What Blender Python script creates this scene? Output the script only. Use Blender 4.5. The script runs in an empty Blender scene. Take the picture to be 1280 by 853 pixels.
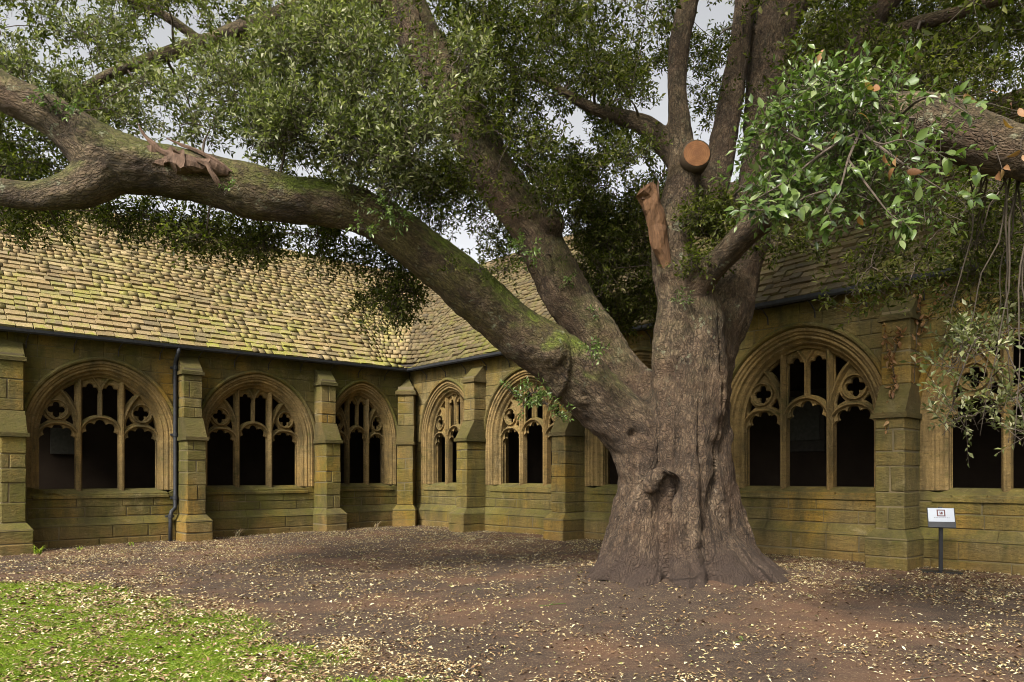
import bpy, bmesh, math, random
import numpy as np
from mathutils import Vector, Matrix, noise as mnoise
random.seed(7); RNG = np.random.default_rng(11)
SC = bpy.context.scene
COL = SC.collection
R = math.radians

# ------------------------------------------------------------------ camera
FPX, CX, HY, CAMZ = 923.0, 640.0, 595.0, 1.5        # focal length, centre column, horizon row (1280 px wide photo)
cam_d = bpy.data.cameras.new('camera'); cam = bpy.data.objects.new('camera', cam_d); COL.objects.link(cam)
cam.location = (0, 0, CAMZ); cam.rotation_euler = (R(90), 0, 0)
cam_d.sensor_width = 36; cam_d.lens = FPX / 1280 * 36; cam_d.shift_y = (HY - 426.5) / 1280
cam_d.clip_start = 0.05; cam_d.clip_end = 2000
SC.camera = cam

# ------------------------------------------------------------------ sky and sun
SUN_TO = Vector((-0.42, -0.70, 0.80)).normalized()      # towards the sun
w = bpy.data.worlds.new('World'); SC.world = w; w.use_nodes = True
nt = w.node_tree; nt.nodes.clear()
sky = nt.nodes.new('ShaderNodeTexSky'); sky.sky_type = 'NISHITA'; sky.sun_disc = False
sky.sun_elevation = math.asin(SUN_TO.z); sky.sun_rotation = math.atan2(SUN_TO.x, SUN_TO.y)
sky.air_density = 1.0; sky.dust_density = 4.0; sky.ozone_density = 1.0
bw = nt.nodes.new('ShaderNodeRGBToBW'); nt.links.new(sky.outputs[0], bw.inputs[0])
mx = nt.nodes.new('ShaderNodeMix'); mx.data_type = 'RGBA'; mx.inputs[0].default_value = 0.82     # thin white cloud over the blue
cm = nt.nodes.new('ShaderNodeMix'); cm.data_type = 'RGBA'; cm.blend_type = 'MULTIPLY'; cm.inputs[0].default_value = 1.0; cm.inputs[7].default_value = (4.0, 4.02, 4.05, 1)
nt.links.new(bw.outputs[0], cm.inputs[6])
nt.links.new(sky.outputs[0], mx.inputs[6]); nt.links.new(cm.outputs[2], mx.inputs[7])
bg = nt.nodes.new('ShaderNodeBackground'); bg.inputs[1].default_value = 0.075
nt.links.new(mx.outputs[2], bg.inputs[0])
ow = nt.nodes.new('ShaderNodeOutputWorld'); nt.links.new(bg.outputs[0], ow.inputs[0])
sl = bpy.data.lights.new('sun', 'SUN'); sl.energy = 4.8; sl.angle = R(10); sl.color = (1.0, 0.94, 0.84)
so = bpy.data.objects.new('sun', sl); COL.objects.link(so); so.rotation_euler = (-SUN_TO).to_track_quat('-Z', 'Y').to_euler()
SC.view_settings.view_transform = 'Standard'; SC.view_settings.look = 'None'
SC.view_settings.exposure = 0.55; SC.view_settings.gamma = 1.0; SC.view_settings.use_curve_mapping = False
SC.cycles.use_denoising = True; SC.cycles.pixel_filter_type = 'BLACKMAN_HARRIS'; SC.cycles.filter_width = 0.95
SC.cycles.max_bounces = 6; SC.cycles.diffuse_bounces = 3; SC.cycles.glossy_bounces = 2; SC.cycles.transmission_bounces = 3

# ------------------------------------------------------------------ helpers
def P(px, py, d): return Vector(((px - CX) / FPX * d, d, CAMZ + (HY - py) / FPX * d))
def proj(v): return CX + FPX * v[0] / v[1], HY - FPX * (v[2] - CAMZ) / v[1]
def link(o, parent=None):
    COL.objects.link(o)
    if parent is not None: o.parent = parent
    return o
def tag(o, label=None, cat=None, group=None, kind=None):
    for k, v in (('label', label), ('category', cat), ('group', group), ('kind', kind)):
        if v: o[k] = v
    return o
def empty(name, loc=(0, 0, 0), rz=0, parent=None):
    o = bpy.data.objects.new(name, None); o.location = loc; o.rotation_euler = (0, 0, rz); o.empty_display_size = 0.2
    return link(o, parent)
def mobj(name, mesh, mat=None, parent=None, loc=(0, 0, 0)):
    if mat is not None and not mesh.materials: mesh.materials.append(mat)
    o = bpy.data.objects.new(name, mesh); o.location = loc
    return link(o, parent)
class MB:
    def __init__(s): s.v = []; s.f = []
    def add(s, vs, fs):
        n = len(s.v); s.v += [tuple(p) for p in vs]; s.f += [tuple(i + n for i in f) for f in fs]
    def box(s, x0, x1, y0, y1, z0, z1):
        s.add([(x0,y0,z0),(x1,y0,z0),(x1,y1,z0),(x0,y1,z0),(x0,y0,z1),(x1,y0,z1),(x1,y1,z1),(x0,y1,z1)],
              [(0,3,2,1),(4,5,6,7),(0,1,5,4),(1,2,6,5),(2,3,7,6),(3,0,4,7)])
    def hexa(s, p): s.add(p, [(0,3,2,1),(4,5,6,7),(0,1,5,4),(1,2,6,5),(2,3,7,6),(3,0,4,7)])
    def cbox(s, x0, x1, y0, y1, z0, z1, b=0.012, j=0.0):
        lo = (x0, y0, z0); hi = (x1, y1, z1); vs = []; idx = {}
        for c in range(8):
            sg = [(c >> k) & 1 for k in range(3)]
            jt = [random.uniform(-j, j) for _ in range(3)]
            for a in range(3):          # vertex lying on the face of axis a
                p = []
                for k in range(3):
                    e = hi[k] if sg[k] else lo[k]
                    if k != a: e += -b if sg[k] else b
                    p.append(e + jt[k])
                idx[c, a] = len(vs); vs.append(p)
        fs = []
        for a in range(3):
            b1, b2 = (a + 1) % 3, (a + 2) % 3
            for sgn in (0, 1):
                q = []
                for (u, v) in ((0,0),(1,0),(1,1),(0,1)):
                    q.append(idx[(sgn << a) | (u << b1) | (v << b2), a])
                fs.append(tuple(q if sgn else q[::-1]))
            for u in (0, 1):            # the four edges parallel to axis a
                for v in (0, 1):
                    c0 = (u << b1) | (v << b2); c1 = c0 | (1 << a)
                    q = (idx[c0, b1], idx[c1, b1], idx[c1, b2], idx[c0, b2])
                    fs.append(q if (u ^ v) else q[::-1])
        for c in range(8):
            q = (idx[c,0], idx[c,1], idx[c,2]); par = bin(c).count('1') & 1
            fs.append(q if par else q[::-1])
        s.add(vs, fs)
    def tube(s, pts, rads, n=6, caps=True):
        pts = [Vector(p) for p in pts]; up = Vector((0.13, 0.21, 1)).normalized(); rings = []; base = len(s.v); prev = None
        for i, p in enumerate(pts):
            t = (pts[min(i+1, len(pts)-1)] - pts[max(i-1, 0)]).normalized()
            if prev is None:
                a = t.cross(up)
                if a.length < 1e-3: a = t.cross(Vector((1, 0, 0)))
                a.normalize()
            else:
                a = prev - t * prev.dot(t); a.normalize()
            prev = a; b = t.cross(a)
            for k in range(n):
                th = 2 * math.pi * k / n
                s.v.append(tuple(p + (a * math.cos(th) + b * math.sin(th)) * rads[i]))
        for i in range(len(pts) - 1):
            for k in range(n):
                k2 = (k + 1) % n; q = base + i * n
                s.f.append((q + k, q + k2, q + n + k2, q + n + k))
        if caps:
            s.f.append(tuple(base + k for k in range(n))[::-1]); q = base + (len(pts) - 1) * n
            s.f.append(tuple(q + k for k in range(n)))
    def mesh(s, name, mat=None, smooth=False):
        m = bpy.data.meshes.new(name); m.from_pydata(s.v, [], s.f); m.update()
        if mat: m.materials.append(mat)
        if smooth: m.polygons.foreach_set('use_smooth', [True] * len(m.polygons))
        return m
    def build(s, name, mat, parent=None, loc=(0,0,0), smooth=False): return mobj(name, s.mesh(name, mat, smooth), None, parent, loc)
def np_mesh(name, verts, tris, mat, smooth=False):
    m = bpy.data.meshes.new(name); nv, nf = len(verts), len(tris); k = tris.shape[1]
    m.vertices.add(nv); m.vertices.foreach_set('co', np.ascontiguousarray(verts, dtype=np.float32).ravel())
    m.loops.add(nf * k); m.loops.foreach_set('vertex_index', np.ascontiguousarray(tris, dtype=np.int32).ravel())
    m.polygons.add(nf); m.polygons.foreach_set('loop_start', np.arange(nf, dtype=np.int32) * k)
    if smooth: m.polygons.foreach_set('use_smooth', np.ones(nf, dtype=bool))
    m.update(calc_edges=True)
    if mat: m.materials.append(mat)
    return m
def catmull(pts, m=6):
    """pts: list of tuples (any dims); returns a smooth resampling"""
    a = np.array(pts, float); a = np.vstack([2*a[0]-a[1], a, 2*a[-1]-a[-2]]); out = []
    for i in range(1, len(a) - 2):
        p0, p1, p2, p3 = a[i-1], a[i], a[i+1], a[i+2]
        for k in range(m):
            t = k / m
            out.append(0.5*((2*p1)+(-p0+p2)*t+(2*p0-5*p1+4*p2-p3)*t*t+(-p0+3*p1-3*p2+p3)*t**3))
    out.append(a[-2]); return out

# ------------------------------------------------------------------ materials
class NM:
    """small node-material builder"""
    def __init__(s, name, rough=0.9):
        s.m = bpy.data.materials.new(name); s.m.use_nodes = True; s.t = s.m.node_tree
        s.b = s.t.nodes['Principled BSDF']; s.b.inputs['Roughness'].default_value = rough
        s.b.inputs['Specular IOR Level'].default_value = 0.25
        s.geo = s.t.nodes.new('ShaderNodeNewGeometry'); s.oi = s.t.nodes.new('ShaderNodeObjectInfo')
    def n(s, typ, **kw):
        x = s.t.nodes.new(typ)
        for k, v in kw.items(): setattr(x, k, v)
        return x
    def l(s, a, b): s.t.links.new(a, b)
    def pos(s, scale=(1,1,1), src=None):
        mp = s.n('ShaderNodeMapping'); mp.inputs['Scale'].default_value = scale
        s.l(src or s.geo.outputs['Position'], mp.inputs[0]); return mp.outputs[0]
    def noise(s, scale, detail=4, rough=0.55, vec=None, dist=0.0):
        x = s.n('ShaderNodeTexNoise'); x.inputs['Scale'].default_value = scale; x.inputs['Detail'].default_value = detail
        x.inputs['Roughness'].default_value = rough; x.inputs['Distortion'].default_value = dist
        s.l(vec or s.geo.outputs['Position'], x.inputs['Vector']); return x.outputs['Fac']
    def ramp(s, fac, stops):
        x = s.n('ShaderNodeValToRGB'); e = x.color_ramp.elements
        while len(e) < len(stops): e.new(0.5)
        for i, (p, c) in enumerate(stops):
            e[i].position = p; e[i].color = (*c, 1) if isinstance(c, (tuple, list)) else (c, c, c, 1)
        s.l(fac, x.inputs[0]); return x.outputs[0]
    def mix(s, fac, a, b, mode='MIX'):
        x = s.n('ShaderNodeMix', data_type='RGBA', blend_type=mode)
        for sock, val in ((0, fac), (6, a), (7, b)):
            if hasattr(val, 'links'): s.l(val, x.inputs[sock])
            elif sock == 0: x.inputs[0].default_value = val
            else: x.inputs[sock].default_value = (*val, 1)
        return x.outputs[2]
    def math(s, op, a, b=None, clamp=False):
        x = s.n('ShaderNodeMath', operation=op, use_clamp=clamp)
        for i, val in enumerate((a, b)):
            if val is None: continue
            if hasattr(val, 'links'): s.l(val, x.inputs[i])
            else: x.inputs[i].default_value = val
        return x.outputs[0]
    def rnd(s): return s.math('FRACT', s.math('ADD', s.geo.outputs['Random Per Island'], s.oi.outputs['Random']))
    def sep(s, v):
        x = s.n('ShaderNodeSeparateXYZ'); s.l(v, x.inputs[0]); return x.outputs
    def bump(s, h, strength=0.5, dist=0.01):
        x = s.n('ShaderNodeBump'); x.inputs['Strength'].default_value = strength; x.inputs['Distance'].default_value = dist
        s.l(h, x.inputs['Height']); s.l(x.outputs[0], s.b.inputs['Normal'])
    def color(s, c):
        if hasattr(c, 'links'): s.l(c, s.b.inputs['Base Color'])
        else: s.b.inputs['Base Color'].default_value = (*c, 1)
        return s.m

def stone_mat(name, tone=1.0, algae=0.5, ochre=0.5, tint=(0.94, 0.88, 0.66)):
    k = NM(name, 0.92)
    r = k.rnd()
    base = k.ramp(r, [(0.0, (0.25*tone, 0.19*tone, 0.085*tone)), (0.35, (0.31*tone, 0.24*tone, 0.115*tone)),
                      (0.6, (0.29*tone, 0.205*tone, 0.075*tone)), (0.8, (0.22*tone, 0.18*tone, 0.10*tone)), (1.0, (0.36*tone, 0.28*tone, 0.14*tone))])
    strat = k.noise(3.0, 6, 0.62, k.pos((1.0, 1.0, 5.5)), 0.6)
    base = k.mix(k.ramp(strat, [(0.36, 0.0), (0.68, 0.75)]), base, (0.17*tone, 0.13*tone, 0.07*tone))
    och = k.noise(0.8, 3, 0.5)
    base = k.mix(k.math('MULTIPLY', k.ramp(och, [(0.47, 0.0), (0.66, 1.0)]), ochre), base, (0.36*tone, 0.215*tone, 0.035*tone))
    al = k.noise(0.62, 6, 0.68, k.pos((1, 1, 0.8)), 0.5)
    base = k.mix(k.math('MULTIPLY', k.ramp(al, [(0.40, 0.0), (0.60, 1.0)]), algae), base, (0.115*tone, 0.118*tone, 0.018*tone))
    nz = k.sep(k.geo.outputs['Normal'])[2]
    up = k.math('MULTIPLY', k.ramp(nz, [(0.25, 0.0), (0.6, 1.0)]), k.ramp(k.noise(4, 5), [(0.3, 0.3), (0.6, 1.0)]))
    base = k.mix(k.math('MULTIPLY', up, 0.6), base, (0.085, 0.088, 0.022))
    grime = k.noise(1.3, 8, 0.72, k.pos((1.6, 1.6, 0.5)), 0.2)
    base = k.mix(k.ramp(grime, [(0.45, 0.0), (0.64, 0.85)]), base, (0.05, 0.045, 0.022))
    pz = k.sep(k.geo.outputs['Position'])[2]
    blot = k.noise(2.1, 7, 0.75, None, 0.4); base = k.mix(k.ramp(blot, [(0.58, 0.0), (0.70, 0.55)]), base, (0.37*tone, 0.32*tone, 0.21*tone)); base = k.mix(k.ramp(k.noise(1.7, 7, 0.75, k.pos((1, 1, 2.6)), 0.3), [(0.56, 0.0), (0.68, 0.7)]), base, (0.075*tone, 0.085*tone, 0.02*tone))
    foot = k.math('MULTIPLY', k.ramp(pz, [(0.0, 1.0), (0.45, 0.0)]), k.ramp(k.noise(2.5, 5), [(0.35, 0.1), (0.65, 0.75)]))
    base = k.mix(foot, base, (0.20, 0.125, 0.055))
    fine = k.noise(34, 5, 0.7); pit = k.noise(9, 6, 0.7, k.pos((1, 1, 2.2)))
    base = k.mix(k.ramp(fine, [(0.3, 0.5), (0.6, 0.0)]), base, (0.08, 0.062, 0.03))
    base = k.mix(k.ramp(pit, [(0.30, 0.65), (0.44, 0.0)]), base, (0.05, 0.042, 0.02)); base = k.mix(k.ramp(pit, [(0.60, 0.0), (0.75, 0.4)]), base, (0.38*tone, 0.31*tone, 0.18*tone))
    k.bump(k.math('ADD', k.math('MULTIPLY', fine, 0.5), pit), 0.95, 0.035)
    return k.color(k.mix(1.0, base, tint, 'MULTIPLY'))
M = {}
M['stone_green'] = stone_mat('olive_algae_limestone', 0.66, 0.9, 0.95)
M['stone_pale'] = stone_mat('weathered_tan_limestone', 0.72, 0.65, 0.9)
M['stone_dress'] = stone_mat('dressed_window_limestone', 0.86, 0.10, 0.25, (1.0, 0.86, 0.68))
M['stone_dark'] = stone_mat('blackened_weathering_stone', 0.36, 0.9, 0.2)
def mortar():
    k = NM('lime_mortar', 0.95); k.bump(k.noise(40, 4), 0.6, 0.01)
    return k.color(k.ramp(k.noise(1.1, 5), [(0.3, (0.07, 0.058, 0.03)), (0.7, (0.15, 0.115, 0.06))]))
M['mortar'] = mortar()
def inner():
    k = NM('dingy_shade_dark_interior', 0.95)
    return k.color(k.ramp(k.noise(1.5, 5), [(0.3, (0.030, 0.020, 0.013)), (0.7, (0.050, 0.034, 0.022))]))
M['inner'] = inner()  # dingy surfaces, with the dimness of the walk added into their colour
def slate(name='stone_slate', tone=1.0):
    k = NM(name, 0.9); r = k.rnd()
    c = k.ramp(r, [(0, (0.16, 0.115, 0.06)), (0.2, (0.27, 0.205, 0.11)), (0.42, (0.22, 0.155, 0.075)), (0.62, (0.34, 0.265, 0.15)), (0.82, (0.13, 0.105, 0.065)), (1, (0.29, 0.205, 0.10))])
    c = k.mix(k.ramp(k.noise(14, 6, 0.7), [(0.4, 0.0), (0.72, 0.65)]), c, (0.10, 0.082, 0.05))
    mo = k.noise(0.55, 5, 0.6); mo2 = k.noise(7, 6, 0.7)
    pz = k.sep(k.geo.outputs['Position'])[2]
    low = k.ramp(k.math('MULTIPLY', k.math('SUBTRACT', pz, 4.6), 0.25), [(0.0, 0.95), (0.45, 0.55), (1.0, 0.25)])
    r2 = k.math('FRACT', k.math('MULTIPLY', r, 7.31))
    f = k.math('MULTIPLY', k.ramp(k.math('ADD', k.math('MULTIPLY', mo2, 0.55), k.math('MULTIPLY', mo, 0.6)), [(0.50, 0.0), (0.66, 1.0)]), low)
    f = k.math('MULTIPLY', f, k.ramp(r2, [(0.15, 0.15), (0.8, 1.0)]))
    c = k.mix(f, c, (0.225, 0.235, 0.035))
    lich = k.noise(22, 3, 0.5)
    c = k.mix(k.ramp(lich, [(0.64, 0.0), (0.72, 0.6)]), c, (0.44, 0.40, 0.28))
    k.bump(k.noise(26, 5, 0.7), 0.7, 0.015)
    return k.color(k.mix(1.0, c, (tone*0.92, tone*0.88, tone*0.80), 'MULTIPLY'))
M['slate'] = slate(); M['slate_shade'] = slate('shade_toned_stone_slate', 0.5)  # second slate is the same stone with tree shade darkened into its colour
def flat(name, c, rough=0.6, var=0.25, sc=12, metal=0.0):
    k = NM(name, rough); k.b.inputs['Metallic'].default_value = metal
    n = k.noise(sc, 5); k.bump(n, 0.25, 0.004)
    return k.color(k.ramp(n, [(0.3, tuple(x*(1-var) for x in c)), (0.7, tuple(x*(1+var) for x in c))]))
M['iron'] = flat('dark_painted_iron', (0.024, 0.025, 0.028), 0.55)
M['iron_rust'] = flat('rusty_bracket_iron', (0.035, 0.03, 0.028), 0.7)
M['under'] = flat('roof_underlay', (0.05, 0.04, 0.03), 0.95)
M['black'] = flat('black_satin_metal', (0.012, 0.012, 0.013), 0.35)
M['white'] = flat('white_sign_sheet', (0.33, 0.35, 0.39), 0.3, 0.02)
M['ink'] = flat('dark_red_print', (0.09, 0.035, 0.03), 0.5, 0.1)
M['inkgrey'] = flat('grey_print', (0.2, 0.2, 0.21), 0.5, 0.1)
M['tablet'] = flat('pale_memorial_marble', (0.09, 0.085, 0.07), 0.5, 0.2)
M['tablet_dark'] = flat('dark_memorial_frame', (0.06, 0.05, 0.04), 0.6, 0.2)
def bark():
    k = NM('holm_oak_bark', 0.88)
    dis = k.noise(2.2, 3)
    at = k.n('ShaderNodeAttribute', attribute_name='bark_uv')
    vec = at.outputs['Vector']
    vo = k.n('ShaderNodeTexVoronoi', feature='DISTANCE_TO_EDGE'); vo.inputs['Scale'].default_value = 1.0
    mp = k.n('ShaderNodeMapping'); mp.inputs['Scale'].default_value = (27, 27, 10)
    nd = k.n('ShaderNodeTexNoise'); nd.inputs['Scale'].default_value = 14; nd.inputs['Detail'].default_value = 4; k.l(vec, nd.inputs['Vector'])
    va = k.n('ShaderNodeVectorMath', operation='MULTIPLY_ADD'); k.l(nd.outputs['Color'], va.inputs[0]); va.inputs[1].default_value = (0.10, 0.10, 0.16); k.l(vec, va.inputs[2])
    k.l(va.outputs[0], mp.inputs[0]); k.l(mp.outputs[0], vo.inputs['Vector'])
    edge = k.ramp(vo.outputs['Distance'], [(0.0, 0.0), (0.22, 1.0)])
    mp2 = k.n('ShaderNodeMapping'); mp2.inputs['Scale'].default_value = (1, 1, 0.42); k.l(vec, mp2.inputs[0])
    fis = k.noise(13, 7, 0.72, mp2.outputs[0], 0.8); f2 = k.noise(30, 6, 0.75, mp2.outputs[0], 0.4); f1 = k.noise(2.4, 6, 0.66, None, 0.3)
    c = k.ramp(f1, [(0.30, (0.052, 0.033, 0.020)), (0.5, (0.118, 0.077, 0.046)), (0.68, (0.225, 0.158, 0.098))])
    c = k.mix(k.math('MULTIPLY', k.math('SUBTRACT', 1.0, edge), 0.62), c, (0.03, 0.02, 0.014))
    c = k.mix(k.ramp(fis, [(0.36, 0.95), (0.54, 0.0)]), c, (0.024, 0.017, 0.011))
    c = k.mix(k.ramp(f2, [(0.56, 0.0), (0.74, 0.55)]), c, (0.36, 0.28, 0.20))
    c = k.mix(k.ramp(f2, [(0.30, 0.6), (0.48, 0.0)]), c, (0.045, 0.03, 0.02))
    c = k.mix(k.ramp(k.noise(0.9, 4, 0.6), [(0.5, 0.0), (0.68, 0.25)]), c, (0.16, 0.085, 0.045))
    nz = k.math('MULTIPLY_ADD', k.sep(k.geo.outputs['Normal'])[2], 0.5); k.t.nodes[-1].inputs[2].default_value = 0.5; pp = k.sep(k.geo.outputs['Position'])
    moss = k.math('MULTIPLY', k.ramp(nz, [(0.42, 0.0), (0.68, 1.0)]), k.ramp(k.noise(1.5, 6, 0.72), [(0.40, 0.0), (0.55, 1.0)]))
    mlim = k.ramp(k.math('MULTIPLY', k.math('ADD', pp[0], 6.0), 0.1), [(0.0, 0.25), (0.25, 0.6), (0.35, 1.0), (0.68, 1.0), (0.80, 0.12)])     # the long mossy limb
    hi = k.math('MULTIPLY', k.ramp(k.math('MULTIPLY', pp[2], 0.1), [(0.22, 0.0), (0.34, 1.0)]), k.ramp(k.math('SUBTRACT', pp[1], 10.3), [(0.1, 1.0), (0.75, 0.3)]))
    moss = k.math('MULTIPLY', k.math('MULTIPLY', moss, mlim), hi)
    side = k.math('MULTIPLY', k.math('MULTIPLY', k.ramp(k.noise(1.1, 6, 0.7), [(0.42, 0.0), (0.60, 0.75)]), mlim), hi)
    c = k.mix(side, c, k.mix(k.ramp(f2, [(0.4, 0.0), (0.6, 1.0)]), (0.045, 0.036, 0.012), (0.15, 0.12, 0.035))); c = k.mix(k.math('MULTIPLY', moss, 0.92), c, k.mix(k.ramp(f2, [(0.4, 0.0), (0.62, 1.0)]), (0.06, 0.075, 0.008), (0.17, 0.21, 0.025)))
    lic = k.math('MULTIPLY', k.ramp(k.noise(5, 6, 0.75), [(0.60, 0.0), (0.66, 0.6)]), hi); c = k.mix(lic, c, (0.26, 0.27, 0.17))
    foot = k.ramp(k.math('ADD', pp[2], k.math('MULTIPLY', k.noise(2.6, 5), 0.55)), [(0.5, 1.0), (1.15, 0.0)])
    c = k.mix(k.math('MULTIPLY', foot, 0.85), c, (0.060, 0.040, 0.030))
    h = k.math('ADD', k.math('MULTIPLY', edge, 0.5), k.math('ADD', k.math('MULTIPLY', f2, 0.9), k.math('MULTIPLY', fis, 1.2)))
    k.bump(h, 1.0, 0.05)
    return k.color(c)
M['bark'] = bark()
def wood(name, c0, c1):
    k = NM(name, 0.85); n = k.noise(9, 6, 0.7, k.pos((2.2, 2.2, 0.6)), 0.6); k.bump(n, 0.8, 0.03)
    return k.color(k.ramp(n, [(0.3, c0), (0.7, c1)]))
M['cutwood'] = wood('sawn_orange_heartwood', (0.06, 0.032, 0.016), (0.155, 0.078, 0.036))
def sawn():
    k = NM('sawn_branch_end', 0.8); c0 = P(871, 192, 10.38)
    vm = k.n('ShaderNodeVectorMath', operation='DISTANCE'); k.l(k.geo.outputs['Position'], vm.inputs[0]); vm.inputs[1].default_value = c0
    rg = k.math('SINE', k.math('MULTIPLY', k.math('ADD', vm.outputs['Value'], k.math('MULTIPLY', k.noise(6, 3), 0.05)), 260.0))
    c = k.ramp(k.noise(10, 5), [(0.3, (0.12, 0.05, 0.018)), (0.7, (0.21, 0.095, 0.036))]); c = k.mix(k.ramp(rg, [(0.2, 0.0), (0.9, 0.45)]), c, (0.12, 0.045, 0.016))
    c = k.mix(k.ramp(vm.outputs['Value'], [(0.02, 0.5), (0.10, 0.0)]), c, (0.09, 0.035, 0.015)); return k.color(c)
M['sawn'] = sawn()
M['tornwood'] = wood('torn_weathered_wood', (0.035, 0.020, 0.012), (0.135, 0.080, 0.050))
def leaf(name, cols, trans=0.35, rough=0.38, spec=0.35):
    k = NM(name, rough); r = k.rnd(); k.b.inputs['Specular IOR Level'].default_value = spec
    c = k.ramp(r, cols); c = k.mix(k.ramp(k.noise(0.8, 3), [(0.35, 0.0), (0.7, 0.5)]), c, k.mix(1.0, c, (0.55, 0.62, 0.5), 'MULTIPLY'))
    k.color(c)
    tr = k.n('ShaderNodeBsdfTranslucent'); k.l(k.mix(1.0, c, (1.25, 1.5, 0.55), 'MULTIPLY'), tr.inputs[0])
    ms = k.n('ShaderNodeMixShader'); ms.inputs[0].default_value = trans
    k.l(k.b.outputs[0], ms.inputs[1]); k.l(tr.outputs[0], ms.inputs[2]); k.l(ms.outputs[0], k.t.nodes['Material Output'].inputs[0]); return k.m
M['leaf'] = leaf('holm_oak_leaf', [(0, (0.026, 0.032, 0.004)), (0.4, (0.050, 0.060, 0.008)), (0.7, (0.080, 0.089, 0.014)), (0.9, (0.15, 0.148, 0.045)), (1, (0.20, 0.185, 0.07))], 0.48, 0.5, 0.16)
M['leaf_pale'] = leaf('holm_oak_leaf_grey_green', [(0, (0.05, 0.060, 0.020)), (0.4, (0.10, 0.112, 0.038)), (0.72, (0.165, 0.168, 0.072)), (0.88, (0.26, 0.25, 0.14)), (1, (0.36, 0.34, 0.21))], 0.32, 0.42, 0.28)
M['leaf_bright'] = leaf('glossy_fresh_leaf', [(0, (0.042, 0.072, 0.013)), (0.5, (0.082, 0.125, 0.026)), (0.8, (0.12, 0.165, 0.042)), (1, (0.19, 0.22, 0.09))], 0.28, 0.34, 0.4)
M['leaf_dead'] = leaf('dry_brown_leaf', [(0, (0.15, 0.065, 0.028)), (0.5, (0.25, 0.12, 0.05)), (1, (0.34, 0.20, 0.095))], 0.3, 0.6)
M['twig'] = flat('thin_grey_brown_twig', (0.055, 0.042, 0.03), 0.9)
M['bough'] = flat('dark_branch_bark', (0.075, 0.056, 0.042), 0.9, 0.4, 20)
M['grass'] = leaf('lawn_grass', [(0, (0.095, 0.15, 0.012)), (0.5, (0.18, 0.25, 0.022)), (0.85, (0.26, 0.31, 0.04)), (1, (0.34, 0.32, 0.09))], 0.35, 0.6, 0.2)
def litter():
    k = NM('fallen_leaf_litter', 0.75)
    return k.color(k.ramp(k.rnd(), [(0, (0.08, 0.045, 0.025)), (0.35, (0.17, 0.10, 0.05)), (0.55, (0.28, 0.20, 0.09)), (0.78, (0.42, 0.34, 0.18)), (0.94, (0.55, 0.49, 0.31)), (1, (0.16, 0.18, 0.04))]))
M['litter'] = litter()
def soil():
    k = NM('bare_earth', 0.95)
    at = k.n('ShaderNodeAttribute', attribute_name='grassy')
    c = k.ramp(k.noise(3.5, 8, 0.7), [(0.3, (0.036, 0.023, 0.017)), (0.55, (0.062, 0.040, 0.027)), (0.75, (0.10, 0.066, 0.042))])
    c = k.mix(k.ramp(k.noise(0.42, 4, 0.6), [(0.47, 0.0), (0.62, 0.75)]), c, (0.145, 0.074, 0.040))
    c = k.mix(k.ramp(k.noise(55, 4, 0.7), [(0.52, 0.0), (0.66, 0.55)]), c, (0.25, 0.18, 0.10))
    c = k.mix(k.math('MULTIPLY', at.outputs['Fac'], 0.85), c, (0.09, 0.13, 0.016))
    k.bump(k.math('ADD', k.noise(30, 6, 0.75), k.noise(110, 3, 0.6)), 0.9, 0.03)
    return k.color(c)
M['soil'] = soil()

# ------------------------------------------------------------------ courtyard frame
CORNER = Vector((-3.19, 23.0, 0)); UA = Vector((-0.7333, -0.6799, 0)).normalized(); UB = Vector((0.6799, -0.7333, 0)).normalized()
KA = -0.0115                                  # the left range steps gently downhill
def ua_of(x, y): return (x - CORNER.x) * UA.x + (y - CORNER.y) * UA.y
TREE = Vector((2.5, 10.85, 0))
def gz(x, y):
    u = min(max(ua_of(x, y), 0), 16)
    d = math.hypot(x - TREE.x, y - TREE.y)
    return KA * u + 0.25 * math.exp(-(d / 1.9) ** 2) + 0.03 * mnoise.noise((x * 0.35, y * 0.35, 3.1)) * min(1, d / 3) + 0.012 * mnoise.noise((x * 1.7, y * 1.7, 7.7))
GEDGE = [(-30, 12.5), (-9, 11.0), (-6.2, 10.9), (-5.0, 10.0), (-3.9, 8.6), (-2.6, 7.5), (-1.5, 6.55), (-0.6, 5.75), (0.6, 5.0), (3, 3.6), (30, 2)]
def grassy(x, y):
    for (a, b), (c, d) in zip(GEDGE, GEDGE[1:]):
        if a <= x <= c:
            e = b + (d - b) * (x - a) / (c - a)
            return e - y + 0.9 * mnoise.noise((x * 0.9, y * 0.9, 1.3)) + 0.45 * mnoise.noise((x * 3.1, y * 3.1, 5.3))
    return -1
def build_ground():
    xs = np.concatenate([[-400, -120, -50], np.arange(-24, 24.01, 0.2), [50, 120, 400]])
    ys = np.concatenate([[-400, -120, -40], np.arange(-6, 32.01, 0.2), [60, 150, 400]])
    vs = [(x, y, gz(x, y)) for y in ys for x in xs]
    nx = len(xs); a = (np.arange(len(ys) - 1)[:, None] * nx + np.arange(nx - 1)[None, :]).ravel()
    m = np_mesh('ground', np.array(vs), np.stack([a, a + 1, a + 1 + nx, a + nx], 1), M['soil'], True)
    at = m.attributes.new('grassy', 'FLOAT', 'POINT')
    at.data.foreach_set('value', [min(1, max(0, 0.5 + grassy(x, y) * 1.2)) for (x, y, z) in vs])
    tag(mobj('ground', m), kind='structure')
build_ground()
#PART2

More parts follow.
